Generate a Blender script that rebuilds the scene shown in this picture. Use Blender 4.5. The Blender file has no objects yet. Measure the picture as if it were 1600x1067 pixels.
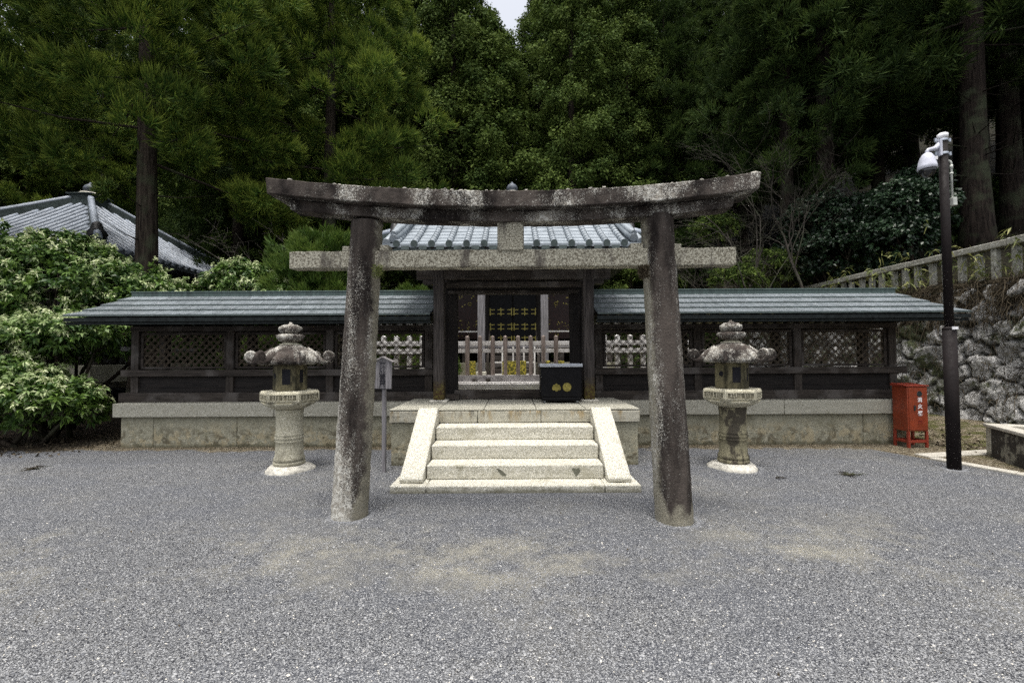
import bpy, bmesh, math, random
import numpy as np
from mathutils import Vector, Matrix
R = math.radians
PI = math.pi
random.seed(7)
SC = bpy.context.scene
COL = SC.collection

# ------------------------------------------------------------------ camera
F = 711.0                       # focal length in pixels of a 1600 px wide frame
PITCH, ROLL, EYE = R(1.8), R(0.28), 1.5
fw = Vector((0, math.cos(PITCH), math.sin(PITCH)))
r0 = Vector((1, 0, 0)); u0 = Vector((0, -math.sin(PITCH), math.cos(PITCH)))
rt = r0 * math.cos(ROLL) - u0 * math.sin(ROLL)
up = u0 * math.cos(ROLL) + r0 * math.sin(ROLL)
cam = bpy.data.cameras.new('camera'); co = bpy.data.objects.new('camera', cam); COL.objects.link(co)
cam.sensor_width = 36; cam.lens = F / 1600 * 36; cam.clip_end = 3000; cam.clip_start = 0.05
m3 = Matrix((rt, up, -fw)).transposed()
co.matrix_world = Matrix.Translation((0, 0, EYE)) @ m3.to_4x4()
SC.camera = co
def W(px, py, Y):               # world point seen at a pixel (1600 px frame), at distance Y
    d = fw + rt * ((px - 800) / F) + up * ((533.5 - py) / F)
    return Vector((0, 0, EYE)) + d * (Y / d.y)
def G(px, py, z=0.0):           # ground point seen at a pixel
    d = fw + rt * ((px - 800) / F) + up * ((533.5 - py) / F)
    return Vector((0, 0, EYE)) + d * ((z - EYE) / d.z)

# ------------------------------------------------------------------ light
SUN_EL, SUN_AZ = 79.0, 190.0    # azimuth measured clockwise from +Y
w = bpy.data.worlds.new('World'); SC.world = w; w.use_nodes = True
nt = w.node_tree; nt.nodes.clear()
out = nt.nodes.new('ShaderNodeOutputWorld'); bg = nt.nodes.new('ShaderNodeBackground')
sky = nt.nodes.new('ShaderNodeTexSky'); sky.sky_type = 'NISHITA'; sky.sun_disc = False
sky.sun_elevation = R(SUN_EL); sky.sun_rotation = R(SUN_AZ)
sky.air_density = 1.0; sky.dust_density = 6.0; sky.ozone_density = 1.0
hs = nt.nodes.new('ShaderNodeHueSaturation'); hs.inputs['Saturation'].default_value = 0.30; hs.inputs['Value'].default_value = 1.75
nt.links.new(sky.outputs[0], hs.inputs['Color']); nt.links.new(hs.outputs[0], bg.inputs['Color'])
bg.inputs['Strength'].default_value = 0.15
nt.links.new(bg.outputs[0], out.inputs[0])
sl = bpy.data.lights.new('sun', 'SUN'); so = bpy.data.objects.new('sun', sl); COL.objects.link(so)
sl.energy = 1.9; sl.angle = R(10); sl.color = (1.0, 0.95, 0.87)
sd = Vector((math.sin(R(SUN_AZ)) * math.cos(R(SUN_EL)), math.cos(R(SUN_AZ)) * math.cos(R(SUN_EL)), math.sin(R(SUN_EL))))
so.rotation_euler = (-sd).to_track_quat('-Z', 'Y').to_euler(); so.location = sd * 60
SC.view_settings.view_transform = 'Standard'; SC.view_settings.look = 'None'
SC.view_settings.exposure = 0.17; SC.view_settings.gamma = 1.0
SC.cycles.max_bounces = 5; SC.cycles.diffuse_bounces = 3; SC.cycles.glossy_bounces = 2
SC.cycles.transmission_bounces = 3; SC.cycles.use_denoising = False

# ------------------------------------------------------------------ materials
class NT:
    def __init__(s, name, rough=0.8, spec=0.3, metal=0.0):
        s.m = bpy.data.materials.new(name); s.m.use_nodes = True
        s.t = s.m.node_tree; s.b = s.t.nodes['Principled BSDF']
        s.b.inputs['Roughness'].default_value = rough; s.b.inputs['Metallic'].default_value = metal
        s.b.inputs['Specular IOR Level'].default_value = spec
        tc = s.t.nodes.new('ShaderNodeTexCoord'); oi = s.t.nodes.new('ShaderNodeObjectInfo')
        sc = s.t.nodes.new('ShaderNodeVectorMath'); sc.operation = 'SCALE'; sc.inputs[0].default_value = (17, 31, 23)
        s.t.links.new(oi.outputs['Random'], sc.inputs['Scale'])
        ad = s.t.nodes.new('ShaderNodeVectorMath'); ad.operation = 'ADD'
        s.t.links.new(tc.outputs['Object'], ad.inputs[0]); s.t.links.new(sc.outputs[0], ad.inputs[1])
        s.p = ad.outputs[0]; s.tc = tc; s.oi = oi
        g = s.t.nodes.new('ShaderNodeNewGeometry'); s.wp = g.outputs['Position']; s.g = g
    def L(s, a, b):
        if hasattr(a, 'links') or isinstance(a, bpy.types.NodeSocket): s.t.links.new(a, b)
        else:
            if isinstance(a, (tuple, list)) and len(a) == 3 and len(b.default_value) == 4: a = (*a, 1)
            b.default_value = a
    def stretch(s, v, sc):
        n = s.t.nodes.new('ShaderNodeMapping'); s.L(v, n.inputs['Vector']); n.inputs['Scale'].default_value = sc
        return n.outputs[0]
    def noise(s, scale, detail=4, rough=0.55, vec=None, dist=0.0):
        n = s.t.nodes.new('ShaderNodeTexNoise'); n.inputs['Scale'].default_value = scale
        n.inputs['Detail'].default_value = detail; n.inputs['Roughness'].default_value = rough
        n.inputs['Distortion'].default_value = dist
        s.L(vec or s.p, n.inputs['Vector']); return n.outputs['Fac']
    def voro(s, scale, vec=None, feature='F1', out='Distance', rnd=1.0):
        n = s.t.nodes.new('ShaderNodeTexVoronoi'); n.feature = feature; n.inputs['Scale'].default_value = scale
        n.inputs['Randomness'].default_value = rnd
        s.L(vec or s.p, n.inputs['Vector']); return n.outputs[out]
    def ramp(s, f, *st):
        n = s.t.nodes.new('ShaderNodeValToRGB'); cr = n.color_ramp
        while len(cr.elements) < len(st): cr.elements.new(0.5)
        for e, (p, c) in zip(cr.elements, st):
            e.position = p; e.color = (c, c, c, 1) if isinstance(c, (int, float)) else (*c, 1)
        s.L(f, n.inputs[0]); return n.outputs[0]
    def mix(s, f, a, b, mode='MIX'):
        n = s.t.nodes.new('ShaderNodeMix'); n.data_type = 'RGBA'; n.blend_type = mode
        s.L(f, n.inputs[0]); s.L(a, n.inputs[6]); s.L(b, n.inputs[7]); return n.outputs[2]
    def math(s, op, a, b=0.0, clamp=False):
        n = s.t.nodes.new('ShaderNodeMath'); n.operation = op; n.use_clamp = clamp
        s.L(a, n.inputs[0]); s.L(b, n.inputs[1]); return n.outputs[0]
    def sep(s, v):
        n = s.t.nodes.new('ShaderNodeSeparateXYZ'); s.L(v, n.inputs[0]); return n.outputs
    def attr(s, name):
        n = s.t.nodes.new('ShaderNodeAttribute'); n.attribute_name = name; return n.outputs['Fac']
    def bump(s, h, strength=0.5, dist=0.01):
        n = s.t.nodes.new('ShaderNodeBump'); n.inputs['Strength'].default_value = strength
        n.inputs['Distance'].default_value = dist; s.L(h, n.inputs['Height']); s.L(n.outputs[0], s.b.inputs['Normal'])
    def col(s, c): s.L(c, s.b.inputs['Base Color'])
    def rough(s, c): s.L(c, s.b.inputs['Roughness'])
    def map(s, v, a, b, c=0.0, d=1.0):
        n = s.t.nodes.new('ShaderNodeMapRange'); s.L(v, n.inputs[0])
        for k, x in enumerate((a, b, c, d)): n.inputs[k + 1].default_value = x
        return n.outputs[0]

MT = {}
def granite(name, light, dark, stain, stain_amt=0.5, stain_thr=0.55, speck=78, moss=0.0, tan=None):
    s = NT(name, 0.9, 0.2)
    sp = s.noise(speck, 3, 0.7)
    c = s.mix(s.ramp(sp, (0.42, 0), (0.6, 1)), dark, light)
    big = s.noise(2.4, 5, 0.65, s.stretch(s.p, (1, 1, 0.7)))
    c = s.mix(s.math('MULTIPLY', s.ramp(big, (stain_thr, 0), (stain_thr + 0.12, 1)), stain_amt), c, stain)
    if tan:
        t = s.noise(5, 6, 0.7)
        z = s.sep(s.wp)[2]
        lo = s.map(z, 0.45, 0.18)
        c = s.mix(s.math('MULTIPLY', s.ramp(t, (0.5, 0), (0.56, 0.8)), lo), c, tan)
        c = s.mix(s.math('MULTIPLY', s.ramp(s.noise(17, 5, 0.75), (0.57, 0), (0.62, 0.8)), lo), c, (0.48, 0.46, 0.36))
        d2 = s.noise(6, 6, 0.75, s.stretch(s.p, (1, 1, 1.3)), 0.4)
        c = s.mix(s.math('MULTIPLY', s.ramp(d2, (0.50, 0), (0.58, 0.8)), lo), c, (0.085, 0.072, 0.045))
    zz = s.sep(s.wp)[2]
    c = s.mix(s.math('MULTIPLY', s.map(s.math('ADD', zz, s.math('MULTIPLY', s.noise(8, 4, .7), 0.12)), 0.125, 0.07), 0.75), c, (0.075, 0.07, 0.04))
    c = s.mix(s.ramp(s.noise(3.3, 6, 0.75), (0.60, 0), (0.68, 0.55)), c, (0.16, 0.15, 0.09))
    f2 = s.noise(40, 5, 0.7)
    c = s.mix(s.ramp(f2, (0.3, 0.35), (0.5, 0.0)), c, dark)
    s.col(c)
    s.bump(s.math('ADD', s.noise(90, 4, 0.7), s.math('MULTIPLY', s.noise(14, 3), 1.5)), 0.55, 0.008)
    MT[name] = s.m; return s
granite('granite_pale', (0.70, 0.68, 0.60), (0.34, 0.325, 0.26), (0.30, 0.28, 0.2), 0.5, 0.56)
granite('granite_grey', (0.44, 0.43, 0.37), (0.24, 0.23, 0.18), (0.12, 0.11, 0.09), 0.5, 0.6)
granite('granite_base', (0.36, 0.35, 0.27), (0.2, 0.19, 0.14), (0.15, 0.14, 0.09), 0.6, 0.5, 78, tan=(0.36, 0.31, 0.20))
granite('granite_lantern', (0.62, 0.59, 0.47), (0.30, 0.28, 0.2), (0.10, 0.09, 0.065), 0.7, 0.57)

def riser_mat():                # top course of the platform: ochre drips
    s = NT('granite_drips', 0.9, 0.2)
    c = s.mix(s.ramp(s.noise(150, 3, 0.7), (0.42, 0), (0.6, 1)), (0.26, 0.25, 0.2), (0.52, 0.5, 0.42))
    n = s.noise(9, 5, 0.7, s.stretch(s.p, (1, 1, 0.25)))
    z = s.sep(s.wp)[2]
    k = s.math('MULTIPLY', s.ramp(n, (0.48, 0), (0.6, 1)), s.map(z, 0.55, 0.76))
    n2 = s.noise(5, 5, 0.7, s.stretch(s.p, (1, 1, 0.6)))
    c = s.mix(s.math('MULTIPLY', k, 0.8), c, s.mix(s.ramp(n2, (0.45, 0), (0.6, 1)), (0.28, 0.18, 0.05), (0.05, 0.045, 0.035)))
    s.col(c); s.bump(s.noise(90, 4, 0.7), 0.5, 0.006); MT['granite_drips'] = s.m
riser_mat()

def torii_mat(name, light_amt=0.0, lich=0.0, streak=(1, 1, 0.2)):
    s = NT(name, 0.92, 0.15)
    base = s.mix(s.ramp(s.noise(5, 5, 0.6, s.stretch(s.p, streak)), (0.38, 0), (0.62, 1)), (0.014, 0.011, 0.010), (0.080, 0.067, 0.058))
    gran = s.mix(s.ramp(s.noise(130, 3, 0.7), (0.4, 0), (0.6, 1)), (0.11, 0.10, 0.075), (0.32, 0.30, 0.235))
    k = s.attr('clean')
    nz = s.noise(11, 5, 0.7)
    k2 = s.map(s.math('ADD', k, s.math('MULTIPLY', s.math('SUBTRACT', nz, 0.5), 1.2)), 0.35, 0.7)
    c = s.mix(k2, base, gran)
    # lichen crusts: fine white spots gathered in patches
    patch = s.noise(3.4, 4, 0.6, s.stretch(s.p, streak))
    fine = s.noise(95, 4, 0.8)
    th = s.math('ADD', s.math('MULTIPLY', patch, 0.75), s.math('MULTIPLY', fine, 0.75))
    l = s.ramp(th, (0.79 - lich, 0), (0.84 - lich, 1))
    c = s.mix(l, c, s.mix(s.ramp(s.noise(30), (0.4, 0), (0.6, 1)), (0.56, 0.55, 0.50), (0.30, 0.28, 0.24)))
    s.col(c)
    s.bump(s.math('ADD', s.math('MULTIPLY', l, 0.3), s.math('ADD', s.noise(60, 4, 0.7), s.math('MULTIPLY', s.noise(9, 4), 1.4))), 0.7, 0.012)
    MT[name] = s.m
torii_mat('torii_dark', 0, 0.018)
torii_mat('torii_beam', 0, 0.0, (0.8, 1, 0.5))
torii_mat('lantern_dark', 0, 0.03, (1, 1, 1))
def nuki_mat():
    s = NT('torii_rail', 0.92, 0.2)
    c = s.mix(s.ramp(s.noise(75, 3, 0.7), (0.4, 0), (0.6, 1)), (0.12, 0.105, 0.075), (0.48, 0.46, 0.37))
    st = s.noise(4.2, 4, 0.6, s.stretch(s.p, (1, 1, 0.3)))
    c = s.mix(s.math('MULTIPLY', s.ramp(st, (0.52, 0), (0.62, 1)), 0.85), c, (0.06, 0.05, 0.045))
    s.col(c); s.bump(s.noise(80, 4, 0.7), 0.7, 0.01); MT['torii_rail'] = s.m
nuki_mat()

def wood(name, c1, c2, axis='x', rough=0.8, c3=None, spec=0.25):
    s = NT(name, rough, spec)
    st = {'x': (0.06, 1, 1), 'y': (1, 0.06, 1), 'z': (1, 1, 0.06)}[axis]
    g = s.noise(42, 5, 0.65, s.stretch(s.p, st)); b = s.noise(2.2, 4)
    c = s.mix(s.ramp(g, (0.35, 0), (0.65, 1)), c1, c2)
    if c3: c = s.mix(s.ramp(b, (0.5, 0), (0.62, 0.8)), c, c3)
    s.col(c); s.bump(g, 0.5, 0.006); MT[name] = s.m
for ax in 'xyz':
    wood('wood_dark_' + ax, (0.015, 0.012, 0.010), (0.062, 0.051, 0.043), ax, c3=(0.10, 0.09, 0.083))
    wood('wood_black_' + ax, (0.007, 0.006, 0.006), (0.022, 0.018, 0.016), ax)
    wood('wood_grey_' + ax, (0.20, 0.19, 0.19), (0.42, 0.40, 0.40), ax, c3=(0.15, 0.14, 0.14))
    wood('wood_white_' + ax, (0.50, 0.48, 0.46), (0.80, 0.79, 0.77), ax, c3=(0.48, 0.46, 0.44))
wood('wood_picket', (0.13, 0.10, 0.085), (0.34, 0.28, 0.25), 'z')
wood('wood_lattice', (0.05, 0.04, 0.03), (0.15, 0.12, 0.088), 'x')
wood('wood_sign', (0.09, 0.086, 0.09), (0.25, 0.24, 0.25), 'z')

def post_mat():                 # gate posts, moss-brown foot
    s = NT('wood_gate_post', 0.8, 0.25)
    g = s.noise(42, 5, 0.65, s.stretch(s.p, (1, 1, 0.06)))
    c = s.mix(s.ramp(g, (0.35, 0), (0.65, 1)), (0.016, 0.013, 0.012), (0.075, 0.065, 0.06))
    z = s.sep(s.wp)[2]
    k = s.map(s.math('ADD', z, s.math('MULTIPLY', s.noise(9, 4), 0.35)), 1.32, 1.12)
    c = s.mix(k, c, s.mix(s.ramp(s.noise(26, 4, .7), (0.45, 0), (0.6, 1)), (0.045, 0.026, 0.012), (0.10, 0.085, 0.02)))
    s.col(c); s.bump(g, 0.5, 0.006); MT['wood_gate_post'] = s.m
post_mat()

def copper_mat(name, a, b, rough=0.42, streak=(1, 1, 1), scale=5, spec=0.5, spots=True, seams=False):
    s = NT(name, rough, spec)
    v = s.stretch(s.p, streak)
    n = s.noise(scale, 6, 0.65, v)
    c = s.mix(s.ramp(n, (0.33, 0), (0.66, 1)), a, b)
    # panel to panel change of tone
    pn = s.voro(1.0, s.stretch(s.p, (1.6, 4.2, 0.0)), out='Color')
    pv = s.sep(pn)[0]
    c = s.mix(s.math('MULTIPLY', pv, 0.35), c, b)
    if seams:
        ox, oy, oz = s.sep(s.tc.outputs['Object'])
        row = s.math('FLOOR', s.math('MULTIPLY', s.math('ADD', oy, 0.52), 1 / .3025))
        fr = s.math('FRACT', s.math('ADD', s.math('MULTIPLY', ox, 1.35), s.math('ADD', s.math('MULTIPLY', row, .37), s.math('MULTIPLY', oy, .5))))
        c = s.mix(s.map(fr, 0.012, 0.02, 0.75, 0.0), c, (0.03, 0.036, 0.038))
        cell = s.math('FLOOR', s.math('ADD', s.math('MULTIPLY', ox, 1.35), s.math('ADD', s.math('MULTIPLY', row, .37), s.math('MULTIPLY', oy, .5))))
        wn = s.t.nodes.new('ShaderNodeTexWhiteNoise'); wn.noise_dimensions = '2D'
        cb = s.t.nodes.new('ShaderNodeCombineXYZ'); s.L(cell, cb.inputs[0]); s.L(row, cb.inputs[1]); s.L(cb.outputs[0], wn.inputs['Vector'])
        c = s.mix(s.math('MULTIPLY', wn.outputs['Value'], .45), c, tuple(v * .55 for v in a))
        sk = s.noise(30, 4, .7, s.stretch(s.p, (1.5, .12, 1)))
        c = s.mix(s.ramp(sk, (.56, 0), (.66, .35)), c, (.5, .52, .52))
    if spots: c = s.mix(s.ramp(s.noise(55, 4, 0.8), (0.68, 0), (0.72, 0.6)), c, (0.5, 0.52, 0.5))
    s.col(c); s.rough(s.map(s.noise(18, 4), 0.3, 0.7, rough - 0.1, rough + 0.2))
    s.bump(s.noise(24, 4, 0.6, v), 0.25, 0.006); MT[name] = s.m
copper_mat('copper_roof', (0.070, 0.084, 0.092), (0.205, 0.232, 0.252), 0.42, (4.0, 0.5, 1), 4, seams=True)
copper_mat('copper_ridge', (0.028, 0.045, 0.042), (0.08, 0.12, 0.11), 0.5, (6, 1, 0.3), 4, spots=False)
copper_mat('copper_tile', (0.13, 0.155, 0.175), (0.28, 0.315, 0.345), 0.5, (1, 1, 1), 4)
copper_mat('copper_far', (0.14, 0.165, 0.20), (0.28, 0.32, 0.38), 0.5, (1, 1, 1), 3)
copper_mat('copper_far_shaded', (0.05, 0.06, 0.072), (0.11, 0.13, 0.155), 0.6, (1, 1, 1), 3, spots=False)  # darker copy of the far copper, shade between the rolls painted in
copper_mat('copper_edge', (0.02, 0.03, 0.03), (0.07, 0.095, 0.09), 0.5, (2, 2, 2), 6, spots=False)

def plain(name, c, rough=0.5, spec=0.5, metal=0.0, var=0.15, sc=9, bump=0.0):
    s = NT(name, rough, spec, metal)
    d = tuple(x * (1 - var) for x in c); e = tuple(min(1, x * (1 + var)) for x in c)
    n = s.noise(sc, 5, 0.65)
    s.col(s.mix(s.ramp(n, (0.35, 0), (0.65, 1)), d, e))
    s.rough(s.map(s.noise(sc * 2.3, 4), 0.3, 0.7, max(0.05, rough - 0.1), min(1, rough + 0.12)))
    if bump: s.bump(s.noise(sc * 6, 3), 0.4, bump)
    MT[name] = s.m; return s
plain('red_paint', (0.20, 0.034, 0.012), 0.42, 0.5, 0, 0.22)
plain('red_paint_edge', (0.22, 0.03, 0.015), 0.45)
plain('white_paint', (0.78, 0.78, 0.80), 0.5)
plain('black_ink', (0.012, 0.012, 0.016), 0.7, 0.2)
plain('black_lacquer', (0.003, 0.003, 0.004), 0.5, 0.15, 0, 0.3)
plain('steel', (0.42, 0.45, 0.5), 0.4, 0.5, 0.75)
plain('gold', (0.24, 0.205, 0.055), 0.35, 0.5, 0.7, 0.25)
plain('gold_leaf', (0.27, 0.23, 0.055), 0.45, 0.5, 0.4, 0.3, 20)
plain('pole_brown', (0.010, 0.007, 0.007), 0.7, 0.2, 0, 0.2)
plain('camera_shell', (0.50, 0.51, 0.58), 0.35)
plain('camera_dome', (0.01, 0.01, 0.012), 0.08, 0.7)
plain('conduit', (0.48, 0.50, 0.46), 0.5)
plain('dark_window', (0.02, 0.028, 0.03), 0.15, 0.6)
plain('lacquer_red', (0.016, 0.005, 0.004), 0.5, 0.3, 0, 0.4, 14)
plain('mortar_dark', (0.13, 0.13, 0.10), 0.9, 0.2)
plain('eave_dark', (0.014, 0.018, 0.018), 0.7, 0.2, 0, 0.5, 14)
plain('iron_dark', (0.02, 0.02, 0.022), 0.5)
plain('pebble', (0.42, 0.40, 0.35), 0.9, 0.2, 0, 0.3, 40, 0.004)
plain('pebble_dark', (0.2, 0.19, 0.17), 0.9, 0.2, 0, 0.3, 40, 0.004)
plain('concrete_white', (0.50, 0.48, 0.42), 0.9, 0.2, 0, 0.35, 14, 0.01)
plain('jewel', (0.09, 0.105, 0.13), 0.6, 0.3, 0.0, 0.3)
plain('kerb_stone', (0.40, 0.38, 0.33), 0.9, 0.2, 0, 0.2, 8, 0.008)
plain('wedge_moss', (0.10, 0.10, 0.03), 0.95, 0.1, 0, 0.5, 30, 0.01)

def bark(name, a, b):
    s = NT(name, 0.95, 0.1)
    g = s.noise(22, 6, 0.7, s.stretch(s.p, (1, 1, 0.08)), 0.3)
    c = s.mix(s.ramp(g, (0.38, 0), (0.62, 1)), a, b)
    c = s.mix(s.ramp(s.noise(1.6, 4), (0.5, 0), (0.65, 0.6)), c, (0.07, 0.085, 0.05))
    s.col(c); s.bump(g, 0.9, 0.03); MT[name] = s.m
bark('bark', (0.014, 0.011, 0.009), (0.07, 0.056, 0.044))
bark('bark_twig', (0.02, 0.018, 0.015), (0.075, 0.067, 0.058))
bark('bark_dark', (0.010, 0.008, 0.007), (0.042, 0.033, 0.027))
bark('bark_pale', (0.06, 0.05, 0.045), (0.22, 0.19, 0.17))
def leaf(name, a, b, tip, rough=0.6, trans=0.25, spec=0.25):
    s = NT(name, rough, spec)
    t = s.attr('tint'); u = s.attr('tip')
    r2 = s.math('ADD', s.math('MULTIPLY', t, 0.8), s.math('MULTIPLY', s.oi.outputs['Random'], 0.2))
    c = s.mix(s.ramp(r2, (0.15, 0), (0.85, 1)), a, b)
    c = s.mix(s.math('MULTIPLY', u, s.ramp(t, (0.3, 0.25), (0.8, 1.0))), c, tip)
    s.col(c)
    tr = s.t.nodes.new('ShaderNodeBsdfTranslucent'); s.L(c, tr.inputs['Color'])
    mx = s.t.nodes.new('ShaderNodeMixShader'); mx.inputs[0].default_value = trans
    s.t.links.new(s.b.outputs[0], mx.inputs[1]); s.t.links.new(tr.outputs[0], mx.inputs[2])
    s.t.links.new(mx.outputs[0], s.t.nodes['Material Output'].inputs[0])
    MT[name] = s.m
leaf('needles_cedar', (0.010, 0.030, 0.007), (0.046, 0.104, 0.018), (0.28, 0.33, 0.055), 0.8, .25, .1)
leaf('needles_dark', (0.010, 0.022, 0.007), (0.032, 0.062, 0.016), (0.085, 0.12, 0.028), .8, .25, .1)
leaf('needles_cypress', (0.022, 0.048, 0.012), (0.088, 0.138, 0.030), (0.15, 0.19, 0.045), .8, .25, .1)
leaf('needles_bright', (0.030, 0.070, 0.012), (0.075, 0.14, 0.022), (0.15, 0.20, 0.04))
leaf('leaves_shrub', (0.016, 0.052, 0.010), (0.068, 0.14, 0.020), (0.16, 0.25, 0.05), 0.5, 0.2, 0.35)
leaf('leaves_gloss', (0.006, 0.018, 0.008), (0.018, 0.042, 0.018), (0.035, 0.065, 0.03), 0.4, 0.1, 0.4)
leaf('flowers_pale', (0.18, 0.28, 0.08), (0.42, 0.49, 0.22), (0.70, 0.72, 0.50), 0.6, 0.3)
leaf('bamboo_leaf', (0.06, 0.09, 0.02), (0.16, 0.18, 0.05), (0.36, 0.34, 0.14), 0.6, 0.25)
leaf('scrub', (0.022, 0.017, 0.011), (0.075, 0.060, 0.040), (0.15, 0.125, 0.085), 0.9, 0.1, 0.1)

PATCHES = []
for px_, py_, wx, wy in ((560, 872, 110, 22), (740, 862, 130, 16), (890, 880, 70, 18), (700, 905, 90, 16), (1345, 820, 100, 22), (1100, 836, 60, 10), (1062, 900, 45, 14), (430, 790, 50, 10), (1290, 862, 60, 12), (520, 905, 70, 14), (1150, 790, 60, 8)):
    g_ = G(px_, py_); PATCHES.append((g_.x, g_.y, 1.5 * wx / F * g_.y, 1.5 * abs(G(px_, py_ - wy).y - G(px_, py_ + wy).y) / 2))
def ground_mat():
    s = NT('ground', 0.95, 0.12)
    x, y, z = s.sep(s.wp)
    P = s.wp
    n1 = s.noise(1.3, 5, 0.6, P); n2 = s.noise(7, 5, 0.7, P)
    wob = s.math('ADD', s.math('MULTIPLY', s.math('SUBTRACT', n1, 0.5), 0.9), s.math('MULTIPLY', s.math('SUBTRACT', n2, 0.5), 0.45))
    # gravel court mask
    back = s.map(s.math('ADD', y, wob), 7.30, 7.44, 1, 0)
    # right limit bends towards the camera along the kerb
    lim = s.math('ADD', s.math('MULTIPLY', s.math('SUBTRACT', 6.2, y), 0.37), 6.03)
    right = s.map(s.math('SUBTRACT', x, lim), -0.02, 0.05, 1, 0)
    grav = s.math('MULTIPLY', back, right)
    # gravel grains
    vc = s.voro(112, P, out='Color'); vd = s.voro(112, P)
    vf = s.voro(260, P, out='Color')
    g = s.mix(s.sep(vc)[0], (0.158, 0.163, 0.168), (0.355, 0.36, 0.362))
    g = s.mix(s.ramp(s.sep(vc)[1], (0.965, 0), (0.98, 0.4)), g, (0.50, 0.48, 0.43))
    g = s.mix(s.ramp(s.sep(vf)[0], (0.0, 0.55), (0.35, 0.0)), g, (0.07, 0.075, 0.09))
    g = s.mix(s.ramp(vd, (0.42, 0), (0.75, 0.9)), g, (0.03, 0.032, 0.042))
    # worn, sandy patches and damp darker ones
    pt = s.noise(0.62, 5, 0.62, P)
    pt2 = s.noise(6, 5, 0.7, P)
    near = s.map(s.math('ABSOLUTE', s.math('SUBTRACT', y, 3.4)), 0.2, 1.0, 1, 0)
    bl = None
    for bx, by, rx, ry in PATCHES:
        dx = s.math('MULTIPLY', s.math('SUBTRACT', x, bx), 1 / rx); dy = s.math('MULTIPLY', s.math('SUBTRACT', y, by), 1 / ry)
        q = s.map(s.math('ADD', s.math('MULTIPLY', dx, dx), s.math('MULTIPLY', dy, dy)), 0.0, 1.0, 0.088, 0.0)
        bl = q if bl is None else s.math('MAXIMUM', bl, q)
    cxm = s.map(s.math('ABSOLUTE', s.math('ADD', x, 0.35)), 0.4, 1.9, 0.03, 0)
    sand = s.math('MULTIPLY', s.ramp(s.math('ADD', s.math('ADD', bl, s.math('MULTIPLY', cxm, near)), s.math('ADD', s.math('MULTIPLY', pt, 0.65), s.math('MULTIPLY', pt2, 0.4))), (0.52, 0), (0.68, 0.8)), s.math('ADD', 0.3, s.math('MULTIPLY', near, 0.75)))
    g = s.mix(sand, g, s.mix(s.sep(vf)[1], (0.26, 0.25, 0.21), (0.50, 0.475, 0.39)))
    dk = s.ramp(s.noise(0.8, 4, 0.6, s.stretch(P, (0.7, 1.3, 1))), (0.42, 0.35), (0.55, 0))
    g = s.mix(dk, g, (0.13, 0.14, 0.165))
    # bare soil, sandy strip at the wall foot, moss at right
    so_ = s.mix(s.ramp(s.noise(14, 6, 0.75, P), (0.4, 0), (0.6, 1)), (0.10, 0.08, 0.05), (0.29, 0.245, 0.165))
    litter = s.voro(34, s.stretch(P, (1, 1.8, 1)), out='Color')
    so_ = s.mix(s.ramp(s.sep(litter)[0], (0.7, 0), (0.78, 0.6)), so_, (0.42, 0.38, 0.3))
    so_ = s.mix(s.ramp(s.sep(litter)[1], (0.72, 0), (0.8, 0.7)), so_, (0.06, 0.045, 0.03))
    farr = s.map(x, 6.4, 7.2)
    so_ = s.mix(s.math('MULTIPLY', s.ramp(s.noise(3.1, 5, 0.7, P), (0.47, 0), (0.58, 0.85)), farr), so_, (0.075, 0.082, 0.02))
    so_ = s.mix(s.map(x, -6.9, -7.9), so_, s.mix(s.ramp(s.noise(18, 5, .7, P), (.45, 0), (.62, 1)), (0.02, 0.015, 0.01), (0.13, 0.10, 0.07)))
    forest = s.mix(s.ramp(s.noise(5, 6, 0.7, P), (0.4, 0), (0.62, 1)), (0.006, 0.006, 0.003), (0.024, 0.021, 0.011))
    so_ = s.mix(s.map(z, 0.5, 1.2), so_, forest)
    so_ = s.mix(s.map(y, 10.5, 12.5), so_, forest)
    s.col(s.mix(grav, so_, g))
    h = s.math('ADD', s.math('MULTIPLY', s.math('SUBTRACT', 1.0, vd), 0.8), s.math('MULTIPLY', s.noise(120, 3, .7, P), 0.7))
    h = s.math('ADD', h, s.math('MULTIPLY', s.noise(6, 4, .6, P), 0.8))
    s.bump(h, 1.0, 0.022); MT['ground'] = s.m
ground_mat()
def court_mat():
    s = NT('court_soil', 0.95, 0.12)
    c = s.mix(s.ramp(s.noise(9, 6, .7), (.4, 0), (.6, 1)), (0.10, 0.09, 0.05), (0.24, 0.2, 0.12))
    c = s.mix(s.ramp(s.noise(1.5, 5, .7), (.45, 0), (.6, .8)), c, (0.15, 0.15, 0.03))
    s.col(c); s.bump(s.noise(40, 4, .7), .5, .01); MT['court_soil'] = s.m
court_mat()
def rubble_mat():
    s = NT('rubble_stone', 0.92, 0.2)
    t = s.attr('tint'); gap = s.attr('tip')
    n = s.noise(9, 6, 0.75, None, 0.6)
    a = s.mix(t, (0.38, 0.375, 0.36), (0.72, 0.71, 0.68))
    c = s.mix(s.ramp(n, (0.39, 0), (0.46, 1)), (0.06, 0.055, 0.05), a)
    c = s.mix(s.ramp(s.noise(36, 5, 0.8), (0.42, 0.8), (0.52, 0)), c, (0.04, 0.037, 0.033))
    m = s.noise(1.3, 5, 0.7)
    c = s.mix(s.ramp(m, (0.50, 0), (0.58, 0.9)), c, s.mix(s.ramp(s.noise(30), (.4, 0), (.6, 1)), (0.02, 0.03, 0.008), (0.07, 0.08, 0.02)))
    c = s.mix(s.ramp(gap, (0.4, 0), (0.9, 1)), c, (0.02, 0.019, 0.012))
    s.col(c); s.bump(s.math('ADD', s.noise(34, 6, 0.75), s.math('MULTIPLY', n, 1.5)), 0.9, 0.035); MT['rubble_stone'] = s.m
rubble_mat()
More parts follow.
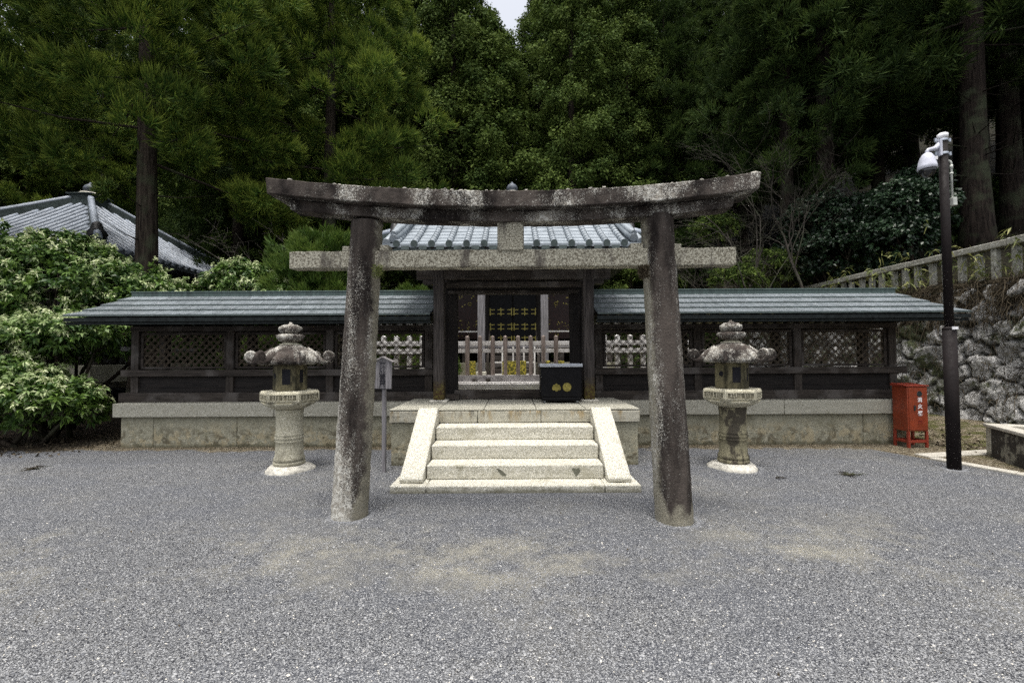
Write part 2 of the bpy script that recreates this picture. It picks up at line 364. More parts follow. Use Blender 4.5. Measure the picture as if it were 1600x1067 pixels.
def rail_stone():
    s = NT('balustrade_stone', 0.92, 0.15)
    c = s.mix(s.ramp(s.noise(80, 4, .7), (.4, 0), (.6, 1)), (0.15, 0.15, 0.125), (0.38, 0.37, 0.32))
    c = s.mix(s.ramp(s.noise(12, 5, .8), (.56, 0), (.62, .8)), c, (0.05, 0.047, 0.04))
    c = s.mix(s.ramp(s.noise(20, 5, .8), (.54, 0), (.6, .8)), c, (0.6, 0.6, 0.55))
    s.col(c); s.bump(s.noise(50, 4, .7), .6, .01); MT['balustrade_stone'] = s.m
rail_stone()
def trough_mat():
    s = NT('trough_side', 0.92, 0.15)
    c = s.mix(s.ramp(s.noise(90, 4, .7), (.4, 0), (.6, 1)), (0.14, 0.135, 0.11), (0.3, 0.29, 0.24))
    c = s.mix(s.ramp(s.noise(4, 5, .7), (.40, 0), (.5, .92)), c, (0.028, 0.024, 0.022))
    c = s.mix(s.ramp(s.noise(22, 5, .8), (.62, 0), (.66, .7)), c, (0.4, 0.4, 0.38))
    s.col(c); s.bump(s.noise(50, 4, .7), .6, .01); MT['trough_side'] = s.m
trough_mat()

# ------------------------------------------------------------------ mesh helpers
class MB:
    def __init__(s): s.v = []; s.f = []; s.sm = []
    def add(s, vs, fs, smooth=False):
        o = len(s.v); s.v += [tuple(v) for v in vs]
        for f in fs: s.f.append(tuple(i + o for i in f)); s.sm.append(smooth)
        return s
    def box(s, x0, x1, y0, y1, z0, z1, M=None):
        vs = [Vector(p) for p in ((x0, y0, z0), (x1, y0, z0), (x1, y1, z0), (x0, y1, z0), (x0, y0, z1), (x1, y0, z1), (x1, y1, z1), (x0, y1, z1))]
        if M: vs = [M @ v for v in vs]
        return s.add(vs, [(0, 3, 2, 1), (4, 5, 6, 7), (0, 1, 5, 4), (1, 2, 6, 5), (2, 3, 7, 6), (3, 0, 4, 7)])
    def bar(s, a, b, wx, wz, upv=(0, 0, 1)):     # square bar between two points
        a = Vector(a); b = Vector(b); d = (b - a).normalized(); u = Vector(upv)
        sx = d.cross(u).normalized(); uz = sx.cross(d).normalized()
        vs = []
        for p in (a, b):
            for i, j in ((-1, -1), (1, -1), (1, 1), (-1, 1)): vs.append(p + sx * (i * wx / 2) + uz * (j * wz / 2))
        return s.add(vs, [(3, 2, 1, 0), (4, 5, 6, 7), (0, 1, 5, 4), (1, 2, 6, 5), (2, 3, 7, 6), (3, 0, 4, 7)])
    def lathe(s, prof, n=24, c=(0, 0, 0), fn=None, smooth=True):
        vs = []; fs = []
        for (r, z) in prof:
            for k in range(n):
                a = 2 * PI * k / n
                rr = r * (fn(a, z) if fn else 1)
                vs.append((c[0] + rr * math.cos(a), c[1] + rr * math.sin(a), c[2] + z))
        m = len(prof)
        for i in range(m - 1):
            for k in range(n): fs.append((i * n + k, i * n + (k + 1) % n, (i + 1) * n + (k + 1) % n, (i + 1) * n + k))
        fs.append(tuple(range(n))[::-1]); fs.append(tuple((m - 1) * n + k for k in range(n)))
        s.add(vs, fs, smooth); s.sm[-1] = s.sm[-2] = False; return s
    def tube(s, path, rad, n=8, smooth=True, cap=True):
        path = [Vector(p) for p in path]; vs = []; fs = []
        if not hasattr(rad, '__len__'): rad = [rad] * len(path)
        ref = None
        for i, p in enumerate(path):
            d = (path[min(i + 1, len(path) - 1)] - path[max(i - 1, 0)]).normalized()
            if ref is None: ref = d.cross(Vector((0, 0, 1)) if abs(d.z) < 0.9 else Vector((1, 0, 0))).normalized()
            ref = (ref - d * ref.dot(d)).normalized(); q = d.cross(ref)
            for k in range(n):
                a = 2 * PI * k / n; vs.append(p + (ref * math.cos(a) + q * math.sin(a)) * rad[i])
        for i in range(len(path) - 1):
            for k in range(n): fs.append((i * n + k, i * n + (k + 1) % n, (i + 1) * n + (k + 1) % n, (i + 1) * n + k))
        if cap: fs.append(tuple(range(n))[::-1]); fs.append(tuple((len(path) - 1) * n + k for k in range(n)))
        s.add(vs, fs, smooth)
        if cap: s.sm[-1] = s.sm[-2] = False
        return s
    def prism(s, poly, axis, a, b):              # polygon extruded along an axis
        def P(u, v, t): return {'x': (t, u, v), 'y': (u, t, v), 'z': (u, v, t)}[axis]
        n = len(poly); vs = [P(u, v, a) for u, v in poly] + [P(u, v, b) for u, v in poly]
        fs = [tuple(range(n)), tuple(range(2 * n - 1, n - 1, -1))] + [(i, i + n, (i + 1) % n + n, (i + 1) % n) for i in range(n)]
        return s.add(vs, fs)
    def build(s, name, mat, parent=None, bevel=0.0, seg=2, loc=None, fix=True):
        me = bpy.data.meshes.new(name)
        me.from_pydata(s.v, [], s.f)
        me.polygons.foreach_set('use_smooth', s.sm)
        if fix:
            bm = bmesh.new(); bm.from_mesh(me); bmesh.ops.recalc_face_normals(bm, faces=bm.faces); bm.to_mesh(me); bm.free()
        me.update()
        o = bpy.data.objects.new(name, me); COL.objects.link(o)
        me.materials.append(MT[mat] if isinstance(mat, str) else mat)
        if parent: o.parent = parent
        if loc: o.location = loc
        if bevel and isinstance(mat, str) and mat.startswith('granite') and name != 'platform':
            bevel = max(bevel, .012); ROUGH.append(o)
        if bevel:
            b = o.modifiers.new('bevel', 'BEVEL'); b.width = bevel; b.segments = seg; b.limit_method = 'ANGLE'; b.angle_limit = R(40)
        return o
ROUGH = []
def roughen():
    tx = bpy.data.textures.new('wear', 'CLOUDS'); tx.noise_scale = 0.09; tx.noise_depth = 2
    for o in ROUGH:
        if len(o.data.polygons) > 60: continue
        b = o.modifiers.new('sub', 'SUBSURF'); b.subdivision_type = 'SIMPLE'; b.levels = b.render_levels = 3
        d = o.modifiers.new('wear', 'DISPLACE'); d.texture = tx; d.strength = 0.011; d.mid_level = 0.5; d.texture_coords = 'LOCAL'
def tag(o, label=None, cat=None, group=None, kind=None):
    if label: o['label'] = label
    if cat: o['category'] = cat
    if group: o['group'] = group
    if kind: o['kind'] = kind
    return o
def thing(name, label, cat, loc=(0, 0, 0), rz=0.0, group=None):
    o = bpy.data.objects.new(name, None); COL.objects.link(o); o.location = loc; o.rotation_euler = (0, 0, rz)
    o.empty_display_size = 0.2
    return tag(o, label, cat, group)
def dup(root, loc, rz=None, label=None, group=None, scale=None):
    r = root.copy(); COL.objects.link(r); r.location = loc
    if rz is not None: r.rotation_euler = (0, 0, rz)
    if scale: r.scale = scale if hasattr(scale, '__len__') else (scale,) * 3
    if label: r['label'] = label
    if group: r['group'] = group
    for ch in list(root.children):
        c = ch.copy(); COL.objects.link(c); c.parent = r
        for g in ch.children:
            d = g.copy(); COL.objects.link(d); d.parent = c
    return r
def writing(name, text, size, mat, parent, loc, rot, depth=0.002):
    cu = bpy.data.curves.new(name, 'FONT'); cu.body = text; cu.size = size; cu.align_x = 'CENTER'; cu.align_y = 'CENTER'
    cu.extrude = depth; cu.offset = 0.0015
    tmp = bpy.data.objects.new('tmp', cu); COL.objects.link(tmp)
    me = bpy.data.meshes.new_from_object(tmp); bpy.data.objects.remove(tmp)
    me.name = name
    o = bpy.data.objects.new(name, me); COL.objects.link(o); me.materials.clear(); me.materials.append(MT[mat])
    o.parent = parent; o.location = loc; o.rotation_euler = rot
    return o
def set_attr(me, name, vals, dom='POINT'):
    a = me.attributes.new(name, 'FLOAT', dom); a.data.foreach_set('value', np.asarray(vals, dtype=np.float32))
def subdiv(o, cuts):            # regular subdivision of a mesh for attributes / roughening
    bm = bmesh.new(); bm.from_mesh(o.data)
    bmesh.ops.subdivide_edges(bm, edges=bm.edges, cuts=cuts, use_grid_fill=True); bm.to_mesh(o.data); bm.free()

#@@SETTING
CX = 0.03
# ------------------------------------------------------------------ ground and terrain
def sstep(t): t = min(1, max(0, t)); return t * t * (3 - 2 * t)
def height(x, y):
    z = 0.0
    if x > 8.6: z += 0.18 * sstep((x - 8.2) / 1.2)
    if x > 9.75: z = 2.95 + 0.30 * (x - 9.75) + 0.06 * max(0, y - 9)
    hill = max(0, y - 23)
    z += 0.40 * hill * (1 if x < 9.75 else 0.8)
    if x < -14: z += 0.04 * (-14 - x)
    if hill > 0 or x > 9.8 or x < -14: z += 0.25 * math.sin(x * .9) * math.cos(y * .7) * min(1, max(hill / 3, (x - 9.8) / 3, (-14 - x) / 3))
    return z
def terrain():
    xs = [-400, -150, -80, -60] + list(np.arange(-46, 9.0, 1.5)) + [9.2, 9.7, 9.8, 10.5] + list(np.arange(12, 50, 1.5)) + [60, 80, 150, 400]
    ys = [-300, -60, -20, -8] + list(np.arange(-4, 24, 1.0)) + list(np.arange(24, 80, 2.5)) + [90, 120]
    vs = [(x, y, height(x, y)) for y in ys for x in xs]; n = len(xs)
    fs = [(j * n + i, j * n + i + 1, (j + 1) * n + i + 1, (j + 1) * n + i) for j in range(len(ys) - 1) for i in range(n - 1)]
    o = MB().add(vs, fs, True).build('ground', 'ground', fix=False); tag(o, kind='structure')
terrain()
mb = MB().box(-6.6 + CX, 6.6 + CX, 8.50, 21.5, -0.2, 0.74)
tag(mb.build('courtyard_ground', 'court_soil'), kind='structure')
# kerb stones of the path at right
def kerb():
    pts = [(6.93, 3.8), (6.56, 4.9), (6.28, 5.7), (6.08, 6.3), (6.0, 6.55)]
    m = MB(); 
    for a, b in zip(pts[:-1], pts[1:]):
        a = Vector((*a, 0)); b = Vector((*b, 0)); d = (b - a).normalized() * 0.006
        m.bar(a + d, b - d, 0.15, 0.05)
    m.bar((6.0, 6.72, 0), (6.75, 6.86, 0), 0.22, 0.04); m.bar((6.77, 6.86, 0), (7.45, 7.0, 0), 0.24, 0.04)
    tag(m.build('kerb', 'kerb_stone', bevel=0.012), kind='structure')
kerb()

# ------------------------------------------------------------------ stone staircase and platform
def staircase():
    t = thing('stone_staircase', 'pale granite stairs with four risers and sloping side slabs up to the gate platform', 'stairs', (CX, 5.03, 0))
    oy = 5.03
    def L(m, n, mat, bev=0.012): return m.build(n, mat, t, bev)
    m = MB(); m.box(-1.38, -0.985, 0, 0.9, -0.05, 0.08); L(m, 'base_slab', 'granite_pale')
    m = MB(); m.box(-0.98, 0.98, 0, 0.9, -0.05, 0.08); L(m, 'base_slab', 'granite_pale')
    m = MB(); m.box(0.985, 1.38, 0, 0.9, -0.05, 0.08); L(m, 'base_slab', 'granite_pale')
    for k, (y, z0, z1) in enumerate(((5.29, .082, .243), (5.60, .245, .413), (5.93, .415, .583))):
        m = MB(); m.box(-1.02, 1.02, y - oy, 1.24, z0, z1); o = L(m, 'step', 'granite_pale', 0.014)
    # platform: upper course, lower blocks, paving
    for a, b in ((-1.72, -1.05), (-1.045, -0.51), (-0.505, 0.36), (0.365, 1.05), (1.055, 1.72)):
        m = MB(); m.box(a, b, 1.24, 1.75, 0.585, 0.745); L(m, 'coping_block', 'granite_drips', 0.01)
    for a, b in ((-1.70, -1.06), (1.06, 1.70)):
        m = MB(); m.box(a, b, 1.27, 1.9, -0.1, 0.58); L(m, 'foundation_block', 'granite_base', 0.01)
    m = MB()
    xs = [-1.72, -1.05, -.42, .3, .98, 1.72]
    for i in range(5):
        m.box(xs[i] + .003, xs[i + 1] - .003, 1.24, 1.62, 0.747, 0.775)
        m.box(xs[i] + .003, xs[i + 1] - .003, 1.626, 2.9, 0.747, 0.775)
    L(m, 'paving', 'granite_grey', 0.004)
    m = MB(); m.box(-1.68, 1.68, 1.8, 3.3, 0, 0.74); L(m, 'core', 'granite_grey', 0)
    for s in (-1, 1):
        x0, x1 = (s * 1.30, s * 1.035)
        prof = [(0.10, 0.083), (0.09, 0.13), (0.135, 0.155), (1.16, 0.80), (1.235, 0.79), (1.235, 0.50), (0.5, 0.083)]
        m = MB(); m.prism(prof, 'x', min(x0, x1), max(x0, x1)); L(m, 'stringer', 'granite_pale', 0.015)
    # repair patches on the lowest riser
    m = MB()
    for (cx, cz, pts) in ((-0.16, .165, [(-.06, .035), (-.03, .04), (.06, -.03), (.05, -.05), (.01, -.045)]), (0.70, .165, [(-.05, .03), (-.03, .045), (0, .03), (.035, .045), (.05, .01), (.02, -.04), (0, -.06), (-.02, -.02)])):
        m = MB(); m.prism([(cx + a, cz + b) for a, b in pts], 'y', 0.256, 0.27); L(m, 'mortar_patch', 'mortar_dark', 0)
staircase()

# ------------------------------------------------------------------ lattice wall wings
def roof_slab(m, x0, x1, ye, ze, yr, zr, n=4, th=0.012, edge=None):   # stepped courses from eave to ridge
    for k in range(n):
        t0, t1 = k / n, (k + 1) / n
        def P(t): 
            c = t + 0.10 * t * (t - 1)
            return (ye + (yr - ye) * t, ze + (zr - ze) * c)
        (ya, za), (yb, zb) = P(t0), P(min(1, t1 + 0.10 / n))
        lift = 0.034
        if edge: edge.prism([(ya - .004 * np.sign(yr - ye), za + lift - th - .006), (ya - .004 * np.sign(yr - ye), za + lift + th * .55), (ya - .0002 * np.sign(yr - ye), za + lift + th * .55), (ya - .0002 * np.sign(yr - ye), za + lift - th - .006)], 'x', x0, x1)  # dark strip on each course front: its shadow line put into the colour
        m.prism([(ya, za + lift - th), (ya, za + lift + th), (yb, zb + 0.003 + th), (yb, zb + 0.003 - th)], 'x', x0, x1)
def lattice(m, x0, x1, z0, z1, y, step=0.128, wd=0.0085, dy=0.014):
    for sgn, yy in ((1, y), (-1, y + dy + 0.002)):
        c = x0 - (z1 - z0)
        while c < x1 + (z1 - z0):
            for off in (0, 0.03):
                cc = c + off
                # line x = cc + sgn*(z-z0) (sgn -1: starts to the right)
                if sgn > 0: a, b = (cc, z0), (cc + (z1 - z0), z1)
                else: a, b = (cc, z1), (cc + (z1 - z0), z0)
                sl_ = (b[1] - a[1]) / (b[0] - a[0])
                xa, xb = max(a[0], x0), min(b[0], x1)
                if xb - xa < 0.02: continue
                za, zb = a[1] + sl_ * (xa - a[0]), a[1] + sl_ * (xb - a[0])
                m.bar((xa, yy, za), (xb, yy, zb), wd, dy, (0, 1, 0))
            c += step
def wing(s, label):
    t = thing('lattice_wall', label, 'wall', (CX, 7.6, 0))
    def X(a, b): return (min(s * a, s * b), max(s * a, s * b))
    oy = 7.6
    IN, OUT = 1.29, 6.63
    # stone base
    joints = [1.75, 2.45, 3.75, 5.85, 6.60] if s > 0 else [1.75, 2.9, 4.65, 6.05, 6.60]
    for i in range(4):
        m = MB(); a, b = X(joints[i] + .003, joints[i + 1] - .003); m.box(a, b, 0.07, 0.9, -0.1, 0.50)
        m.build('base_block', 'granite_base', t, 0.008)
    joints = [1.3, 2.65, 4.5, 6.69] if s > 0 else [1.3, 2.9, 4.0, 6.69]
    for i in range(3):
        m = MB(); a, b = X(joints[i] + .003, joints[i + 1] - .003); m.box(a, b, 0.0, 0.9, 0.505, 0.735)
        m.build('coping_stone', 'granite_grey', t, 0.014)
    # timber frame; wall plane at Y = 7.95
    y0 = 0.30
    posts = [6.58, 4.93, 3.20, 1.48]
    for p in posts:
        m = MB(); m.box(s * p - .065, s * p + .065, y0, y0 + .13, 0.735, 2.02); m.build('post', 'wood_dark_z', t, 0.006)
        m = MB(); m.box(s * p - .065, s * p + .065, y0 + .62, y0 + .75, 0.735, 2.02); m.build('post', 'wood_dark_z', t, 0.006)
    a, b = X(IN, OUT + .16)
    m = MB(); m.box(a, b, y0 - .07, y0 + .16, 0.737, 0.89)
    m.build('sill_beam', 'wood_dark_x', t, 0.008)
    m = MB(); m.box(a, b, y0 - .04, y0 - .002, 1.17, 1.285); m.build('rail', 'wood_dark_x', t, 0.01)
    a, b = X(IN, OUT + .02)
    m = MB(); m.box(a, b, y0 - .02, y0 + .15, 1.955, 2.04); m.box(a, b, y0 + .6, y0 + .77, 1.955, 2.04)
    m.build('top_beam', 'wood_dark_x', t, 0.006)
    m = MB(); m.box(a, b, y0 + .04, y0 + .09, 0.97, 1.165); m.box(a, b, y0 + .02, y0 + .11, 0.892, 0.968)
    m.build('lower_board', 'wood_black_x', t, 0.003)
    bays = [(6.50, 5.01), (4.85, 3.28), (3.12, 1.56)]
    for i, (p, q) in enumerate(bays):
        a, b = X(p, q)
        m = MB(); zt, zb = 1.93, 1.30
        m.box(a, a + .045, y0 + .03, y0 + .10, zb, zt); m.box(b - .045, b, y0 + .03, y0 + .10, zb, zt)
        m.box(a + .045, b - .045, y0 + .03, y0 + .10, zt - .04, zt); m.box(a + .045, b - .045, y0 + .03, y0 + .10, zb, zb + .035)
        f = m.build('lattice_frame', 'wood_dark_x', t, 0.004)
        m = MB(); lattice(m, a + .045, b - .045, zb + .035, zt - .04, y0 + .05)
        m.build('lattice', 'wood_lattice', f)
    # rafters and roof
    m = MB()
    x = IN + .1
    while x < 6.9:
        for d in (1, -1):
            yr = 0.73
            m.bar((s * x, yr - d * 1.17, 2.075), (s * x, yr, 2.50), 0.045, 0.055)
        x += 0.21
    m.build('rafter', 'wood_black_y', t)
    m = MB()
    a, b = X(IN + .02, 6.96)
    e = MB()
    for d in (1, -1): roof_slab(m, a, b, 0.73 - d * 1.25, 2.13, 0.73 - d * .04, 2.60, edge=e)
    rf = m.build('roof', 'copper_roof', t); e.build('course_shadow_line', 'copper_edge', rf)
    m = MB()
    for d in (1, -1):
        m.box(a, b, min(0.73 - d * 1.235, 0.73 - d * 1.19), max(0.73 - d * 1.235, 0.73 - d * 1.19), 2.065, 2.125)
        m.box(a, b, min(0.73 - d * 1.20, 0.73 - d * 1.13), max(0.73 - d * 1.20, 0.73 - d * 1.13), 2.02, 2.06)
    m.build('eave_board', 'eave_dark', t)
    m = MB(); m.box(a, b, 0.66, 0.80, 2.585, 2.68); m.box(a - .01, b + .01, 0.645, 0.815, 2.68, 2.70)
    m.build('ridge_cap', 'copper_ridge', t, 0.004)
    ext = .19 if s > 0 else .08                  # the eaves splay outward at the end
    for o in [c_ for c_ in t.children if c_.name.split('.')[0] in ('roof', 'eave_board')]:
        for q in [o] + list(o.children):
            for v in q.data.vertices:
                if abs(v.co.x) > 6.9: v.co.x += s * ext * min(1, max(0, (2.62 - v.co.z) / .5))
    # gable end under the roof
    m = MB(); xe = s * 6.9
    m.prism([(-.42, 2.07), (0.73, 2.52), (1.88, 2.07)], 'x', xe - .02, xe + .02); m.build('gable_board', 'wood_black_y', t)
    return t
wing(-1, 'dark timber lattice wall with copper roof on granite base, left of the gate')
wing(1, 'dark timber lattice wall with copper roof on granite base, right of the gate')

# ------------------------------------------------------------------ gate
def roofline(t, ye, ze, yr, zr, sag=0.22):
    return (ye + (yr - ye) * t, ze + (zr - ze) * (t - sag * t * (1 - t)))
def gate():
    t = thing('shrine_gate', 'dark wooden gate with grey tiled roof at the top of the stone stairs', 'gate', (CX, 7.3, 0.775))
    Z = 0.775
    for s in (-1, 1):
        m = MB(); m.box(s * 1.195 - .085, s * 1.195 + .085, -.085, .085, 0.032, 2.25); p = m.build('post', 'wood_gate_post', t, 0.018)
        m = MB(); m.box(s * 1.195 - .14, s * 1.195 + .14, -.14, .14, 0, 0.03); m.build('post_foot', 'concrete_white', p, 0.008)
        m = MB(); m.box(s * 1.195 - .085, s * 1.195 + .085, 1.15, 1.32, -0.03, 2.25); m.build('post', 'wood_gate_post', t, 0.018)
        a, b = sorted((s * 1.13, s * .955)); m = MB(); m.box(a, b, .42, .54, 0, 1.95); m.build('door_jamb', 'wood_black_z', t, 0.008)
        a, b = sorted((s * 1.32, s * .90)); m = MB(); m.box(a, b, .16, .36, 0.0, 0.10); m.build('jamb_block', 'wood_dark_x', t, 0.008)
        a, b = sorted((s * 1.28, s * 1.10)); m = MB(); m.box(a, b, .44, .5, 0, 1.9); m.build('side_board', 'wood_black_z', t)
    # lintels
    m = MB(); m.box(-1.55, 1.55, -.07, .07, 1.955, 2.115); m.build('tie_beam', 'wood_dark_x', t, 0.01)
    m = MB(); m.box(-1.11, 1.11, .05, .12, 1.84, 1.93); m.box(-1.11, 1.11, .40, .56, 1.78, 1.84)
    for x in (-.95, -.48, -.1, .1, .48, .95): m.box(x - .07, x + .07, .03, .049, 1.862, 1.908)
    m.build('lintel', 'wood_dark_x', t, 0.006)
    m = MB(); m.box(-1.12, 1.12, .38, .58, 1.845, 2.3); m.build('upper_panel', 'wood_black_x', t)
    for s in (-1, 1):
        m = MB(); m.box(s * 1.42 - .1, s * 1.42 + .1, -.11, .11, 2.12, 2.2); m.box(s * 1.30 - .32, s * 1.30 + .32, -.09, .09, 2.205, 2.3)
        m.build('bracket', 'wood_dark_x', t, 0.008)
    for y in (-.45, 0, 1.23, 1.68): m = MB(); m.box(-1.78, 1.78, y - .06, y + .06, 2.14 if y in (-.45, 1.68) else 2.302, 2.24 if y in (-.45, 1.68) else 2.40); m.build('purlin', 'wood_dark_x', t, 0.006)
    # threshold
    m = MB(); m.box(-1.0, 1.0, .30, .46, 0.0, 0.155); m.build('threshold', 'wood_dark_x', t, 0.01)
    # roof
    YR, ZR, ZE, HD = 0.6, 3.28, 2.30, 1.52
    m = MB(); NS = 10
    for d in (1, -1):
        for k in range(NS):
            y0_, z0_ = roofline(k / NS, YR - d * HD, ZE, YR, ZR); y1_, z1_ = roofline((k + 1) / NS, YR - d * HD, ZE, YR, ZR)
            m.prism([(y0_, z0_ - .035), (y0_, z0_ + .012), (y1_, z1_ + .0), (y1_, z1_ - .035)], 'x', -1.86, 1.86)
    m.build('roof', 'copper_tile', t)
    rows = [-1.655 + .2475 * k for k in range(14)]
    for x in rows:
        m = MB(); ends = []
        for d in (1, -1):
            e = MB(); ends.append(e)
            path = [(x, *roofline(k / 14, YR - d * HD, ZE, YR, ZR)) for k in range(15)]
            path = [(a, b, c + .022) for a, b, c in path]
            # overlapping barrels
            for k in range(14):
                A = Vector(path[k]); B = Vector(path[k + 1])
                m.tube([A, A.lerp(B, 1.03)], [0.047, 0.040], 10)
            y_, z_ = path[0][1], path[0][2]
            e.tube([(x, y_ - d * .018, z_ - .012), (x, y_ + d * .01, z_ - .008)], 0.048, 14)
        ro = m.build('tile_roll', 'copper_tile', t); [e.build('tile_end', 'copper_edge', ro) for e in ends]
    for d in (1, -1):
        m = MB()
        for x in [r + .124 for r in rows[:-1]]:  # pendant eave tiles between rolls
            yy = YR - d * (HD + .004)
            m.box(x - .055, x + .055, min(yy, yy - d * .012), max(yy, yy - d * .012), ZE - .075, ZE - .02)
        m.box(-1.84, 1.84, min(YR - d * (HD - .03), YR - d * (HD - .08)), max(YR - d * (HD - .03), YR - d * (HD - .08)), ZE - .11, ZE - .037)
        m.build('eave_tile', 'copper_edge', t)
    for s in (-1, 1):                            # thick verge ridges
        m = MB()
        for d in (1, -1):
            for dx, dz, rr in ((1.80, .03, .055), (1.70, .085, .06), (1.70, .15, .045)):
                path = []
                for k in range(12):
                    y_, z_ = roofline(k / 11, YR - d * HD, ZE, YR, ZR)
                    out_ = .0 if dx > 1.75 else -.10 * (k / 11)
                    path.append((s * (dx + out_), y_, z_ + dz))
                m.tube(path, rr, 8)
        m.build('verge_ridge', 'copper_tile', t)
    m = MB(); m.box(-1.75, 1.75, YR - .11, YR + .11, ZR - .03, ZR + .12); m.tube([(-1.8, YR, ZR + .15), (1.8, YR, ZR + .15)], .06, 10); m.build('ridge', 'copper_tile', t, 0.01)
    m = MB(); x = -1.72
    while x < 1.75:
        for d in (1, -1):
            (ya, za), (yb, zb) = roofline(.02, YR - d * HD, ZE, YR, ZR), roofline(.97, YR - d * HD, ZE, YR, ZR)
            m.bar((x, ya, za - .075), (x, yb, zb - .13), .05, .06)
        x += .19
    m.build('rafter', 'wood_black_y', t)
    for s in (-1, 1):
        m = MB(); m.prism([(YR - 1.1, 2.42), (YR, 3.1), (YR + 1.1, 2.42)], 'x', s * 1.4 - .02, s * 1.4 + .02)
        m.build('gable_board', 'wood_black_y', t)
gate()

# low picket gate in the gateway and the pale picket fence behind the lattice
def picket(m, x, y, z0, z1, wd):
    m.box(x - wd / 2, x + wd / 2, y - wd / 2, y + wd / 2, z0, z1 - .03)
    h = wd / 2
    m.add([(x - h, y - h, z1 - .03), (x + h, y - h, z1 - .03), (x + h, y + h, z1 - .03), (x - h, y + h, z1 - .03), (x, y, z1)], [(0, 1, 4), (1, 2, 4), (2, 3, 4), (3, 0, 4)])
YF = 10.15
zt = W(800, 524, YF).z
def z_at(py): return W(800, py, YF).z
t = thing('picket_gate', 'low gate of eight brown pickets on two pale rails standing in the gateway', 'gate', (CX, YF, 0.74))
for k in range(8):
    m = MB(); picket(m, W(730.5 + 19.75 * k, 560, YF).x - CX, -.02, z_at(586) - .74, zt - .74, .088); m.build('picket', 'wood_picket', t, 0.006)
for a, b in ((533, 539.5), (545, 551)):
    m = MB(); m.box(-1.33, 1.31, .032, .07, z_at(b) - .74, z_at(a) - .74); m.build('rail', 'wood_white_x', t, 0.004)
m = MB(); m.box(-1.33, 1.31, -.07, .07, z_at(597) - .74, z_at(586) - .74); m.build('bottom_beam', 'wood_grey_x', t, 0.008)
for xx in (-.86, -.56): 
    m = MB(); m.box(xx - .05, xx + .05, -.12, -.0705, 0.1, .26); m.build('foot', 'wood_dark_z', t, 0.006)
t = thing('wooden_sill', 'weathered whitish timber sill boards lying below the picket gate', 'sill', (CX, 9.85, 0.74))
m = MB(); m.box(-1.25, 1.23, .0, .12, 0.0, .16); m.build('board', 'wood_white_x', t, 0.012)
m = MB(); m.box(-1.25, 1.23, .14, .22, 0.02, .19); m.build('board', 'wood_white_x', t, 0.012)
def side_fence(s, label):
    t = thing('picket_fence', label, 'fence', (CX, YF, 0.74), group='pale picket fences inside the enclosure')
    x = 1.46; k = 0
    while x < 4.0:
        m = MB(); picket(m, s * x, 0, 0.0, zt - .74 + .01, .10); m.build('picket', 'wood_white_z', t, 0.006); x += .2855
    for a, b in ((533, 540), (545, 552)):
        xx = sorted((s * 1.34, s * 4.1)); m = MB(); m.box(xx[0], xx[1], -.075, -.053, z_at(b) - .74, z_at(a) - .74); m.build('rail', 'wood_white_x', t, 0.004)
side_fence(-1, 'pale picket fence seen through the lattice left of the gate')
side_fence(1, 'pale picket fence seen through the lattice right of the gate')

